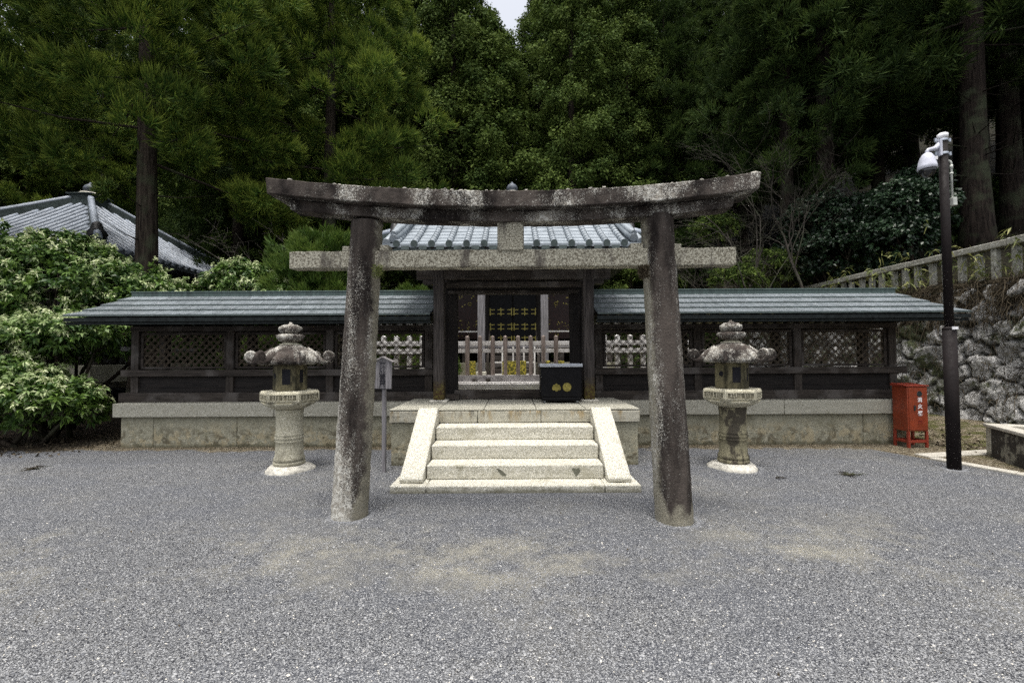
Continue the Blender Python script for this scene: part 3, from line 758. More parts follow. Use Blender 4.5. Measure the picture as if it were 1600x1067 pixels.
# ------------------------------------------------------------------ mausoleum halls (pyramid roofs)
def hall(label, loc, rich=True):
    t = thing('mausoleum_hall', label, 'hall', loc)
    H = 4.0; AZ, EZ = 6.52, 4.0
    m = MB()
    body = 2.6
    m.box(-body, body, -body, body, 1.15, 4.3); m.build('wall', 'wood_black_z', t, 0.01)
    m = MB(); m.box(-3.2, 3.2, -3.3, 3.2, 0, .55); m.build('stone_base', 'granite_base', t, 0.02)
    m = MB(); m.box(-3.1, 3.1, -3.1, 3.1, 1.0, 1.14); m.build('veranda', 'wood_grey_x', t, 0.01)
    for x in (-3, -1.5, 1.5, 3):
        for y in (-3, 3): m = MB(); m.box(x - .08, x + .08, y - .08, y + .08, .55, 1.0); m.build('veranda_post', 'wood_dark_z', t)
    # roof: four faces, concave, with rolls
    NS = 10
    def rp(tt): return (H * (1 - tt) + .22 * tt, EZ + (AZ - EZ) * (tt - .09 * tt * (1 - tt)))
    m = MB()
    for q in range(4):
        M_ = Matrix.Rotation(q * PI / 2, 4, 'Z')
        for k in range(NS):
            (ra, za), (rb, zb) = rp(k / NS), rp((k + 1) / NS)
            vs = [M_ @ Vector(p) for p in ((-ra, -ra, za), (ra, -ra, za), (rb, -rb, zb), (-rb, -rb, zb))]
            m.add(vs, [(0, 1, 2, 3)])
        vs = [M_ @ Vector(p) for p in ((-H, -H, EZ), (H, -H, EZ), (H, -H, EZ - .12), (-H, -H, EZ - .12), (-2.5, -2.5, EZ - .1), (2.5, -2.5, EZ - .1))]
        m.add(vs, [(0, 1, 2, 3), (3, 2, 5, 4)])
    m.build('roof', 'copper_far_shaded', t)
    m = MB()
    for q in range(4):
        M_ = Matrix.Rotation(q * PI / 2, 4, 'Z')
        x = -3.8
        while x < 3.85:
            path = []
            for k in range(NS * 2 + 1):
                r_, z_ = rp(k / NS / 2)
                if r_ < abs(x) + .05: break
                path.append(M_ @ Vector((x, -r_ , z_ + .03)))
            if len(path) > 1: m.tube(path, .075, 6)
            x += .32
    m.build('tile_roll', 'copper_far', t)
    for q in range(4):
        m = MB(); m2 = MB()
        M_ = Matrix.Rotation(q * PI / 2, 4, 'Z')
        path = [M_ @ Vector((-rp(k / 10)[0], -rp(k / 10)[0], rp(k / 10)[1] + .12)) for k in range(0, 11)]
        for a, b in zip(path[:-1], path[1:]): m.bar(a, b + (b - a) * .02, .20, .24)
        m2.tube([p + Vector((0, 0, .15)) for p in path], .10, 8)
        hr = m.build('hip_ridge', 'copper_edge', t); m2.build('hip_roll', 'copper_far', hr)
    for q in range(4):
        m = MB(); M_ = Matrix.Rotation(q * PI / 2, 4, 'Z')
        r_, z_ = rp(.12); p = M_ @ Vector((-r_, -r_, z_ + .2)); m.lathe([(.05, -.2), (.22, -.18), (.26, 0), (.16, .14), (.12, .3), (.04, .36)], 10, p)
        m.build('ridge_end_tile', 'iron_dark', t)
    m = MB(); m.box(-.42, .42, -.42, .42, AZ - .1, AZ + .3); m.box(-.48, .48, -.48, .48, AZ + .3, AZ + .34); m.build('apex_box', 'copper_edge', t, 0.02)
    m = MB(); m.lathe([(.30, .0), (.36, .05), (.30, .11), (.12, .13)], 20, (0, 0, AZ + .34)); fb = m.build('finial_seat', 'concrete_white', t)
    m = MB(); m.lathe([(.08, .0), (.17, .04), (.215, .13), (.215, .19), (.16, .29), (.06, .36), (.012, .43)], 20, (0, 0, AZ + .45)); m.build('finial', 'jewel', t)
    if rich:
        y = -body - .02
        # doors with gilt fittings
        for s in (-1, 1):
            a, b = sorted((s * .02, s * .74)); m = MB(); m.box(a, b, y - .06, y, 1.16, 3.4); d = m.build('door', 'black_lacquer', t, 0.01)
            g = MB(); xm = (a + b) / 2
            for zc in (1.22, 1.34, 1.62, 1.75, 2.10, 2.23):
                g.box(a, a + .16, y - .075, y - .062, zc - .014, zc + .014); g.box(b - .16, b, y - .075, y - .062, zc - .014, zc + .014)
                g.box(xm - .11, xm + .11, y - .075, y - .062, zc - .014, zc + .014)
            for zc in (1.28, 1.685, 2.165):
                for xx in (a + .02, b - .02, xm): g.box(xx - .016, xx + .016, y - .085, y - .0755, zc - .12, zc + .12)
            g.build('gilt_fitting', 'gold_leaf', d)
            a, b = sorted((s * 1.0, s * 2.3)); m = MB(); m.box(a, b, y - .05, y, 1.3, 3.4); p = m.build('side_panel', 'lacquer_red', t, 0.01)
            g = MB(); rr = random.Random(3 + s)
            for _ in range(70):
                xx = rr.uniform(a + .1, b - .1); zz = rr.choice((rr.uniform(1.4, 1.9), rr.uniform(2.3, 2.9))); q = rr.uniform(.008, .02)
                g.box(xx - q, xx + q, y - .065, y - .052, zz - q, zz + q)
            g.tube([(s * 1.38 + .05 * math.cos(k), y - .06, 2.42 + .05 * math.sin(k)) for k in np.linspace(0, 2 * PI, 12)], .012, 5)
            g.build('gilt_carving', 'gold_leaf', p)
            m = MB(); m.box(s * .93 - .11, s * .93 + .11, -3.9, -3.68, .3, 4.0); m.build('porch_post', 'wood_sign', t, 0.02)
            m = MB(); m.box(s * .93 - .16, s * .93 + .16, -3.95, -3.63, 0, .3); m.build('post_base', 'granite_pale', t, 0.02)
            m = MB(); m.bar((s * .72, -4.3, .62), (s * .72, -3.0, 1.55), .035, .035); m.box(s * .72 - .04, s * .72 + .04, -4.34, -4.26, 0, .8)
            m.build('stair_rail', 'wood_dark_y', t, 0.005)
        m = MB()
        for k in range(5): m.box(-.68, .68, -4.2 + .24 * k, -3.05, .2 * k, .2 * k + .17)
        m.build('stair', 'wood_dark_x', t, 0.01)
        m = MB()
        for k in range(5):
            x = -.6 + .3 * k; m.box(x - .02, x + .02, -4.45, -4.41, 0, 1.02)
        m.box(-.62, .62, -4.445, -4.415, .56, .60); m.box(-.62, .62, -4.445, -4.415, .22, .26); m.build('stair_gate', 'wood_white_z', t)
        m = MB()
        for x0, x1 in ((-1.3, -1.02), (.86, 1.0), (1.15, 1.38), (-.3, .35)):
            m = MB(); m.box(x0, x1, -4.9, -4.82, .0, .62); m.build('gilt_screen', 'gold_screen', t, 0.01)
        m = MB(); m.box(-2.9, 2.9, -3.9, -3.65, 3.85, 4.0); m.box(-2.2, 2.2, -3.85, -3.7, 3.4, 3.6); m.build('porch_beam', 'wood_dark_x', t, 0.02)
        for s in (-1, 1):
            m = MB(); m.box(s * 1.5 - .45, s * 1.5 + .45, -3.0, -2.95, 1.5, 1.54); m.build('veranda_rail', 'wood_white_x', t)
    return t
s_ = NT('gold_screen', 0.6, 0.3); s_.col(s_.mix(s_.ramp(s_.noise(26, 5, .7), (.46, 0), (.56, 1)), (0.05, 0.05, 0.012), (0.36, 0.30, 0.04))); MT['gold_screen'] = s_.m
hall('square hall with pyramid roof and gilt doors, in the enclosure behind the gate', (CX, 17.2, 0.74))
hall('square hall with grey pyramid roof rising behind the flowering shrub', (-15.9, 17.0, 0.72), False)

# ------------------------------------------------------------------ torii
TH = R(-3.0); TO = Vector((0, 4.27, 0))
def WT(px, py, Yl):             # pixel -> point on a plane of the slightly turned torii, local coordinates
    d = fw + rt * ((px - 800) / F) + up * ((533.5 - py) / F)
    n = Vector((-math.sin(TH), math.cos(TH), 0)); c = Vector((0, 0, EYE))
    p = c + d * (((Yl - 4.35) + n.dot(TO - c)) / n.dot(d))
    q = Matrix.Rotation(-TH, 3, 'Z') @ (p - TO); return Vector((q.x, q.y + 4.35, q.z))
def TW(v): return TO + Matrix.Rotation(TH, 3, 'Z') @ Vector((v[0], v[1] - 4.35, v[2]))
def torii():
    t = thing('torii', 'weathered stone torii with lichen-spotted pillars and a curved top beam', 'torii gate', tuple(TO), TH)
    YC = 4.35
    def lump(co_, amp, sd_):
        x, y, z = co_
        return amp * (math.sin(x * 31 + sd_) * math.cos(z * 17 + sd_ * 2) + .6 * math.sin(z * 43 + x * 19 + sd_) + .5 * math.sin(y * 37 + z * 29))
    for s in (-1, 1):
        b = WT(546 if s < 0 else 1053, 812 if s < 0 else 820, YC); tp = WT(572.5 if s < 0 else 1027, 335, YC)
        H = WT(800, 336, 4.2).z; nz = 60; n = 40; vs = []; fs = []; cl = []
        x0 = WT(546.5 if s < 0 else 1052.5, 760, YC).x; dz = (tp.x - x0) / 2.6
        for i in range(nz + 1):
            z = -0.1 + (H + .1) * i / nz; rr = .168 - .022 * z / H
            cx = x0 + dz * max(z, -.1) - (0 if s < 0 else 0)
            for k in range(n):
                a = 2 * PI * k / n; d = lump((math.cos(a) * .16, math.sin(a) * .16, z), .0022, s)
                x = cx + (rr + d) * math.cos(a); y = (rr + d) * math.sin(a)
                vs.append((x, y, z))
                inner = -s * math.cos(a)
                c = max(0, (inner - .45) * 1.8) * (0.9 if s < 0 else 1.1)
                if math.sin(a) < .3 and inner < -.75: c += .3
                foot = max(0, 1 - z / (.30 + .08 * math.sin(a * 3) + .06 * math.sin(a * 7))) ** 1.2 * 0.95
                cl.append(min(1, c * .8 + foot))
        for i in range(nz):
            for k in range(n): fs.append((i * n + k, i * n + (k + 1) % n, (i + 1) * n + (k + 1) % n, (i + 1) * n + k))
        fs.append(tuple(nz * n + k for k in range(n)))
        o = MB().add(vs, fs, True).build('pillar', 'torii_dark', t, fix=False); set_attr(o.data, 'clean', cl)
        # wedges beside the pillar on the rail
    def beam(name, xl, xr, zf, th, yf, yb, mat, endslant=.03, seg=70, chf=0.0, jit=0.004, peak=0.0):
        vs = []; fs = []; cl = []
        for i in range(seg + 1):
            u = i / seg; x = xl + (xr - xl) * u; zt_ = zf(x)
            prof = [(yf, zt_ - th), (yf - .0, zt_ - th * .5), (yf, zt_), ((yf + yb) / 2, zt_ + peak), (yb, zt_), (yb, zt_ - th * .5), (yb, zt_ - th)]
            for j, (y, z) in enumerate(prof):
                e = 0
                if i == 0: e = -endslant * ((z - zt_ + th) / th)
                if i == seg: e = endslant * ((z - zt_ + th) / th)
                jj = jit * (math.sin(x * 23 + j * 1.7) + .7 * math.sin(x * 57 + j * 2.9) + .5 * math.sin(x * 9 + j))
                vs.append((x + e, y + jj * .5, z + jj * .6)); 
                cl.append(0.28 if (u < .03 or u > .97) else 0.0)
        P = 7
        for i in range(seg):
            for j in range(P): fs.append((i * P + j, i * P + (j + 1) % P, (i + 1) * P + (j + 1) % P, (i + 1) * P + j))
        fs.append(tuple(range(P))[::-1]); fs.append(tuple(seg * P + j for j in range(P)))
        o = MB().add(vs, fs, False).build(name, mat, t, bevel=0.008); 
        set_attr(o.data, 'clean', cl if len(cl) == len(o.data.vertices) else [0] * len(o.data.vertices)); return o
    YK = 4.12
    def zline(pts, Y):
        q = [(WT(px, py, Y).x, WT(px, py, Y).z) for px, py in pts]
        xs_ = [a for a, _ in q]; zs_ = [b for _, b in q]
        c = np.polyfit(xs_, zs_, 4)
        return lambda x: float(np.polyval(c, x))
    ztop = zline([(415, 277), (480, 284), (560, 290.5), (640, 294), (720, 296.5), (800, 297.5), (880, 296.5), (960, 293), (1040, 286), (1120, 277), (1189, 268)], YK)
    beam('top_beam', WT(417, 290, YK).x, WT(1187, 283, YK).x, ztop, .147, YK - 4.35, 4.50 - 4.35, 'torii_beam', .02, peak=.02)
    zsh = lambda x: ztop(x) - .159
    beam('under_beam', WT(451, 330, YK + .08).x, WT(1147, 318, YK + .08).x, lambda x: ztop(x) - .149, .100, YK + .105 - 4.35, 4.42 - 4.35, 'torii_beam', .015, 60)
    # tie rail through the pillars
    YN = 4.27
    zl = lambda px, py: WT(px, py, YN)
    a = zl(452, 393); b = zl(1151, 386); c = zl(452, 419.5); 
    seg = 60; vs = []; fs = []; 
    for i in range(seg + 1):
        u = i / seg; x = a.x + (b.x - a.x) * u; zt_ = a.z + (b.z - a.z) * u; th = a.z - c.z
        for j, (y, z) in enumerate(((YN - 4.35, zt_ - th), (YN - 4.35, zt_), (YN + .15 - 4.35, zt_), (YN + .15 - 4.35, zt_ - th))):
            jj = .003 * (math.sin(x * 31 + j * 2) + math.sin(x * 13 + j)); vs.append((x, y + jj * .5, z + jj))
    for i in range(seg):
        for j in range(4): fs.append((i * 4 + j, i * 4 + (j + 1) % 4, (i + 1) * 4 + (j + 1) % 4, (i + 1) * 4 + j))
    fs += [(3, 2, 1, 0), tuple(seg * 4 + j for j in range(4))]
    MB().add(vs, fs).build('tie_rail', 'torii_rail', t, bevel=.01)
    ga, gb = WT(777, 345, YN), WT(818, 391, YN)
    m = MB(); m.box(ga.x, gb.x, YN - .015 - 4.35, YN + .17 - 4.35, gb.z - .005, ga.z + .03); m.build('centre_strut', 'torii_rail', t, .012)
    for (p, q, y_) in (((533, 384), (544, 392), 4.26), ((592, 382), (606, 391), 4.26), ((986, 379), (1006, 389), 4.26), ((1055, 379.5), (1066, 388), 4.26)):
        A, B = WT(*p, y_), WT(*q, y_); m = MB(); m.box(A.x, B.x, y_ + .02 - 4.35, y_ + .14 - 4.35, B.z, A.z); m.build('wedge', 'torii_rail', t, .006)
    return ztop
ZTOP = torii()
# moss tufts growing at the joints of the torii
def tuft(name, label, cat, p, r, n, mat, ln, seed, wd=.006):
    rr = random.Random(seed); m = MB(); vs = []; fs = []
    for k in range(n):
        d = Vector((rr.gauss(0, 1), rr.gauss(0, .6) - .3, rr.gauss(.2, 1))).normalized()
        b = Vector((rr.uniform(-r, r), rr.uniform(-.02, .02), rr.uniform(-r * 1.3, r * 1.3)))
        q = d.cross(Vector((rr.random(), rr.random(), rr.random()))).normalized() * wd
        o = len(vs); vs += [b - q, b + q, b + d * ln * rr.uniform(.5, 1.1)]; fs.append((o, o + 1, o + 2))
    o = m.add(vs, fs).build(name, mat, loc=p, fix=False)
    set_attr(o.data, 'tint', [rr.random() for _ in vs]); set_attr(o.data, 'tip', [0, 0, .5] * n); tag(o, label, cat); return o
tuft('moss_tuft', 'small green moss tuft growing at the joint of the left torii pillar', 'moss', TW(WT(590, 424, 4.19)), .045, 260, 'bamboo_leaf', .035, 1, .004)
tuft('moss_tuft', 'dark moss clump on the inner side of the right torii pillar', 'moss', TW(WT(1006, 425, 4.19)), .04, 420, 'scrub', .04, 2, .006)

# coins and pebbles laid on the beam
def pebbles():
    rr = random.Random(11); src = []
    for k in range(4):
        bm = bmesh.new(); bmesh.ops.create_icosphere(bm, subdivisions=2, radius=1)
        ph = [rr.uniform(0, 6) for _ in range(6)]
        for v in bm.verts:
            c = v.co; f = 1 + .16 * math.sin(c.x * 2.3 + ph[0]) * math.cos(c.y * 2.7 + ph[1]) + .12 * math.sin(c.z * 3.1 + ph[2] + c.x * 2)
            v.co = Vector((c.x * f, c.y * f * .8, max(-.35, c.z * f * .5)))
        me = bpy.data.meshes.new('pebble'); bm.to_mesh(me); bm.free(); me.materials.append(MT['pebble' if k != 3 else 'pebble_dark'])
        for p in me.polygons: p.use_smooth = True
        src.append(me)
    pxs = [452, 523, 531, 540, 564, 573, 594, 608, 617, 632, 640, 652, 668, 681, 690, 695, 706, 720, 727, 741, 760, 768, 779, 790, 822, 828, 836, 847, 881, 887, 922, 938, 944, 964, 1050, 1057, 1097, 1137]
    big = {452: 1.5, 523: 1.3, 681: 1.6, 695: 1.5, 720: 1.8, 768: 1.6, 847: 1.4, 1050: 1.3}
    for k, px in enumerate(pxs):
        Y = 4.12 + rr.uniform(.02, .08); x = WT(px, 290, Y).x; s = .0165 * rr.uniform(.8, 1.3) * big.get(px, 1)
        o = bpy.data.objects.new('pebble', src[k % 4]); COL.objects.link(o)
        f = (Y - 4.12) / .25 * .02
        o.location = TW((x, Y, ZTOP(x) + f + s * .3)); o.scale = (s, s, s); o.rotation_euler = (0, 0, rr.uniform(0, 6))
        tag(o, 'small pale pebble laid on the top beam of the torii', 'pebble', 'pebbles on the torii beam')
    o = bpy.data.objects.new('pebble', src[1]); COL.objects.link(o); p = WT(1179, 268, 4.2); o.location = TW((p.x, 4.2, ZTOP(p.x) + .018)); o.scale = (.035, .03, .03)
    tag(o, 'large yellowish stone on the right tip of the torii beam', 'pebble', 'pebbles on the torii beam')
pebbles()
#@@PROPS
# ------------------------------------------------------------------ stone lanterns
def lantern(label, px, rot, dark, seed):
    Y0 = 6.1
    p = W(px, 720, Y0)
    t = thing('stone_lantern', label, 'stone lantern', (p.x, Y0, 0), rot, 'stone lanterns flanking the stairs')
    rr = random.Random(seed); ph = rr.uniform(0, 6)
    m = MB(); m.lathe([(.30, -.05), (.30, .03), (.24, .07), (.17, .085)], 30, fn=lambda a, z: 1 + .07 * math.sin(3 * a + ph) + .04 * math.sin(5 * a + 2 * ph)); m.build('footing', 'concrete_white', t)
    st = 'granite_lantern'
    z0 = .085
    prof = [(.195, z0), (.197, .10), (.197, .125), (.185, .13), (.185, .138), (.195, .145), (.19, .17), (.176, .20), (.170, .30), (.168, .38), (.175, .385), (.178, .40), (.170, .408), (.170, .415), (.182, .425), (.182, .448), (.170, .456), (.170, .463), (.178, .47), (.175, .485), (.166, .49), (.166, .62), (.168, .74), (.175, .80), (.165, .81)]
    m = MB(); m.lathe(prof, 36); m.build('shaft', st if not dark else 'lantern_shaft', t)
    def hexring(r, n=6): return [(r * math.cos(2 * PI * k / n), r * math.sin(2 * PI * k / n)) for k in range(n)]
    # lotus-edged hexagonal platform
    m = MB(); petal = lambda a, z: 1 + .045 * abs(math.sin(6 * a)) * (1 if z > .84 else .3)
    m.lathe([(.17, .812), (.23, .835), (.295, .87), (.325, .905)], 48, fn=petal)
    lo = m.build('lotus_base', st, t)
    m = MB()
    for r0_, r1_, za, zb in ((.35, .37, .90, .925), (.37, .37, .925, 1.03), (.37, .35, 1.03, 1.055)):
        A = hexring(r0_); B = hexring(r1_)
        m.add([(x, y, za) for x, y in A] + [(x, y, zb) for x, y in B], [tuple(range(6))[::-1], tuple(range(6, 12))] + [(k, (k + 1) % 6, 6 + (k + 1) % 6, 6 + k) for k in range(6)])
    hp = m.build('platform', st, t)
    m = MB()                                     # carved panels with studs
    for q in range(6):
        M_ = Matrix.Rotation(q * PI / 3 + PI / 6, 4, 'Z') @ Matrix.Translation((.37 * math.cos(PI / 6), 0, 0))
        m.box(0.0, .008, -.165, .165, .935, .943, M_); m.box(0, .008, -.165, .165, 1.012, 1.02, M_)
        for yy in (-.165, -.003, .157): m.box(0, .0075, yy, yy + .008, .9435, 1.0115, M_)
        for cy in (-.083, .083):
            for i in range(3):
                for j in range(3): m.box(0, .009, cy - .04 + i * .03, cy - .024 + i * .03, .953 + j * .019, .964 + j * .019, M_)
    m.build('relief', st, hp)
    m = MB()
    for q in range(6):
        M_ = Matrix.Rotation(q * PI / 3 + PI / 6, 4, 'Z') @ Matrix.Translation((.37 * math.cos(PI / 6), 0, 0))
        m.box(0, .0015, -.16, -.003, .944, 1.011, M_); m.box(0, .0015, .006, .156, .944, 1.011, M_)
    m.build('recess_shade', 'lantern_recess_shade', hp)  # thin dark plates behind the studs, shade of the carving put into colour
    # fire box with openings
    m = MB(); A = hexring(.215)
    win = MB(); fb = 'lantern_firebox'
    m.add([(x, y, 1.057) for x, y in A] + [(x, y, 1.40) for x, y in A], [tuple(range(6))[::-1], tuple(range(6, 12))] + [(k, (k + 1) % 6, 6 + (k + 1) % 6, 6 + k) for k in range(6)])
    f = m.build('fire_box', fb, t, .006)
    for q in range(6):
        M_ = Matrix.Rotation(q * PI / 3 + PI / 6, 4, 'Z') @ Matrix.Translation((.215 * math.cos(PI / 6), 0, 0))
        if q % 3 == 0: win.tube([M_ @ Vector((.001, 0, 1.25)), M_ @ Vector((.004, 0, 1.25))], .035, 14)
        elif q % 3 == 1: win.box(.0, .004, -.05, .05, 1.14, 1.34, M_)
        else: win.box(.0, .004, -.028, .028, 1.16, 1.33, M_)
    win.build('opening', 'black_ink', f)
    # roof cap: six-lobed dome
    def lobe(a, z):
        k = math.cos(6 * (a)); e = max(0, min(1, (1.62 - z) / .2))
        return 1 + .09 * k * e
    m = MB(); m.lathe([(.20, 1.395), (.30, 1.40), (.34, 1.415), (.345, 1.44), (.325, 1.49), (.285, 1.545), (.225, 1.60), (.165, 1.64), (.13, 1.66)], 60, fn=lobe)
    cap = m.build('cap', 'lantern_dark', t); set_attr(cap.data, 'clean', [max(0, .08 + .2 * math.sin(v.co.x * 9) - .3 * (v.co.z < 1.43)) for v in cap.data.vertices])
    for q in range(6):                            # scrolls at the corners
        a = q * PI / 3; d = Vector((math.cos(a), math.sin(a), 0)); sd_ = Vector((-d.y, d.x, 0))
        path = [d * .20 + Vector((0, 0, 1.60)), d * .30 + Vector((0, 0, 1.52)), d * .38 + Vector((0, 0, 1.445)), d * .45 + Vector((0, 0, 1.425))]
        rad = [.04, .05, .046, .036]
        c = d * .475 + Vector((0, 0, 1.505))
        for k in range(18):
            th = -PI / 2 - .2 + k * .52; r_ = .078 * (1 - k / 22)
            path.append(c + d * (r_ * math.cos(th)) + Vector((0, 0, r_ * math.sin(th)))); rad.append(.030 - .0008 * k)
        m = MB(); m.tube(path, rad, 8)
        m.tube([c - sd_ * .022, c + sd_ * .022], .05, 14)
        if not dark: pass
        o = m.build('scroll', 'lantern_dark', t); set_attr(o.data, 'clean', [.1] * len(o.data.vertices))
        o.scale = (1, 1, 1)
    m = MB(); m.lathe([(.13, 1.655), (.135, 1.67), (.10, 1.675), (.09, 1.70)], 24); o = m.build('neck', st, t)
    pt = lambda a, z: 1 + .09 * abs(math.sin(4 * a))
    m = MB(); m.lathe([(.085, 1.695), (.13, 1.71), (.155, 1.745), (.165, 1.785), (.14, 1.80), (.09, 1.80)], 48, fn=pt); o = m.build('lotus', 'lantern_dark', t); set_attr(o.data, 'clean', [.15] * len(o.data.vertices))
    pj = (lambda a, z: 1 + .05 * abs(math.sin(4 * a))) if not dark else (lambda a, z: 1)
    m = MB(); m.lathe([(.07, 1.80), (.12, 1.815), (.143, 1.86), (.135, 1.895), (.085, 1.925), (.03, 1.935), (.012, 1.965)], 40, fn=pj); o = m.build('jewel', 'lantern_dark', t); set_attr(o.data, 'clean', [.2] * len(o.data.vertices))
    return t
def lshaft():
    s = NT('lantern_recess_shade', .95, .1); s.col(s.mix(s.ramp(s.noise(30, 4, .7), (.4, 0), (.6, 1)), (.09, .085, .06), (.24, .22, .16))); MT['lantern_recess_shade'] = s.m
    s = NT('lantern_shaft', .92, .15)
    c = s.mix(s.ramp(s.noise(120, 3, .7), (.4, 0), (.6, 1)), (0.14, 0.125, 0.075), (0.36, 0.33, 0.22))
    c = s.mix(s.ramp(s.noise(4, 5, .7, s.stretch(s.p, (1, 1, .5))), (.5, 0), (.56, .9)), c, (0.05, 0.043, 0.035)); s.col(c); s.bump(s.noise(60, 4, .7), .6, .01); MT['lantern_shaft'] = s.m
    s = NT('lantern_firebox', .92, .15)
    z = s.sep(s.wp)[2]
    c = s.mix(s.ramp(s.noise(9, 5, .7, s.stretch(s.p, (1, 1, .4))), (.4, 0), (.6, 1)), (0.045, 0.042, 0.028), (0.18, 0.16, 0.095)); s.col(c); s.bump(s.noise(60, 4, .7), .6, .01); MT['lantern_firebox'] = s.m
lshaft()
lantern('pale stone lantern with curled cap in front of the left lattice wall', 452, R(12), False, 1)
lantern('darker stained stone lantern with smooth round jewel, in front of the right lattice wall', 1146, R(-8), True, 2)

# ------------------------------------------------------------------ sign post
p = G(600, 737)
t = thing('notice_post', 'narrow grey wooden notice post with vertical brush writing beside the left torii pillar', 'sign', (p.x, p.y, 0), R(-14))
Yp = p.y
zb, zt2 = W(600, 607, Yp).z, W(600, 563, Yp).z
m = MB(); m.box(-.026, .026, -.018, .018, -.1, zb + .2); m.build('post', 'wood_sign', t, .004)
m = MB(); m.prism([(-.118, zb), (.118, zb), (.128, zt2 - .03), (0, zt2 + .03), (-.128, zt2 - .03)], 'y', -.042, -.02); bd = m.build('board', 'wood_sign', t, .003)
m = MB()
for s in (-1, 1): m.bar((s * -.006, -.03, zt2 + .045), (s * .155, -.03, zt2 - .022), .06, .018)
m.build('roof_cap', 'wood_grey_x', t, .003)
for k, ch in enumerate('家康霊屋'):
    writing('writing', ch, .098, 'black_ink', bd, (-.005, -.0435, zt2 - .055 - k * .088), (PI / 2, 0, 0), .001)

# ------------------------------------------------------------------ offertory box
p = W(877, 629, 6.98)
t = thing('offertory_box', 'black lacquered offertory box with steel lid and two gold crests on the platform', 'offertory box', (p.x - .0, 6.95, .775))
hw = .325
m = MB(); m.box(-hw + .015, hw - .015, 0, .42, .09, .55); bx = m.build('body', 'black_lacquer', t, .012)
m = MB(); m.box(-hw + .03, hw - .03, .0, .42, .035, .088); m.build('skirt', 'black_lacquer', t, .01)
m = MB(); m.box(-hw, hw, -.02, .44, .552, .60); m.build('lid', 'steel', t, .004)
for x in (-.25, .25):
    for y in (.06, .36):
        m = MB(); m.tube([(x - .015, y, .025), (x + .015, y, .025)], .025, 12); m.build('caster', 'steel', t)
m = MB(); m.tube([(.085, -.001, .245), (.085, -.008, .245)], .066, 32); cr = m.build('round_crest', 'gold', bx)
m = MB()                                          # three leaves inside the round crest
for k in range(3):
    a = PI / 2 + k * 2 * PI / 3; c = Vector((.085 + .03 * math.cos(a), -.010, .245 + .03 * math.sin(a)))
    pts = []
    for q in np.linspace(0, 2 * PI, 14, endpoint=False):
        r_ = .024 * (1 + .18 * math.cos(q - a) - .25 * (abs(((q - a + PI) % (2 * PI)) - PI) > 2.6)); pts.append((c.x + r_ * math.cos(q), c.z + r_ * math.sin(q)))
    m.prism(pts, 'y', -.0105, -.0085)
m.build('crest_leaf', 'gold_leaf', cr)
m = MB()                                          # leaf-and-flower crest
cx, cz = -.075, .235
for k, (dx, dz, r_) in enumerate(((0, 0, .036), (-.042, -.012, .026), (.042, -.012, .026), (0, .045, .02), (-.036, .03, .018), (.036, .03, .018), (-.052, .006, .015), (.052, .006, .015), (0, -.03, .024))):
    m.tube([(cx + dx, -.0005 - k * .0006, cz + dz), (cx + dx, -.004 - k * .0006, cz + dz)], r_, 14)
m.build('leaf_crest', 'gold', bx)

# ------------------------------------------------------------------ fire extinguisher cabinet
p = G(1420, 700); q = W(1420, 700, p.y)
t = thing('extinguisher_cabinet', 'red metal extinguisher cabinet on four legs with white characters on its door', 'cabinet', (p.x, p.y, 0), R(4))
wq = .345; dq = .27
z0, z1 = W(1420, 674, p.y).z, W(1420, 604, p.y).z
m = MB(); m.box(0, wq, 0, dq, z0, z1); bx = m.build('body', 'red_paint', t, .008)
m = MB(); m.prism([(-.015, z1 + .003), (-.015, z1 + .018), (dq + .01, z1 + .045), (dq + .01, z1 + .003)], 'x', -.02, wq + .02); m.build('roof', 'red_paint_edge', t, .004)
m = MB(); m.box(.02, wq - .01, -.009, -.0005, z0 + .02, z1 - .015); dr = m.build('door', 'red_paint', t, .003)
m = MB(); m.tube([(.20, -.0095, z1 - .115), (.20, -.013, z1 - .115)], .044, 24); m.build('window', 'dark_window', dr)
m = MB(); m.box(.095, .125, -.022, -.0095, z1 - .38, z1 - .30); m.build('handle', 'iron_dark', dr, .004)
for k in range(4):
    m = MB(); m.box(.16, .25, -.013, -.0095, z1 - .535 - k * .016, z1 - .529 - k * .016); m.build('vent_slot', 'red_paint_edge', dr)
for k, ch in enumerate('消火器'): writing('writing', ch, .082, 'white_paint', dr, (.205, -.0105, z1 - .215 - k * .107), (PI / 2, 0, 0), .001)
for x in (0, wq - .035):
    for y in (0, dq - .035):
        m = MB(); m.box(x, x + .035, y, y + .035, -.02, z0 - .002); m.build('leg', 'red_paint_edge', t, .003)
m = MB(); m.box(.035, wq - .035, .003, .022, .08, .12); m.box(.035, wq - .035, .25, .268, .08, .12); m.box(.003, .022, .036, dq - .036, .08, .12); m.box(wq - .022, wq - .003, .036, dq - .036, .08, .12)
m.build('leg_brace', 'red_paint_edge', t, .003)

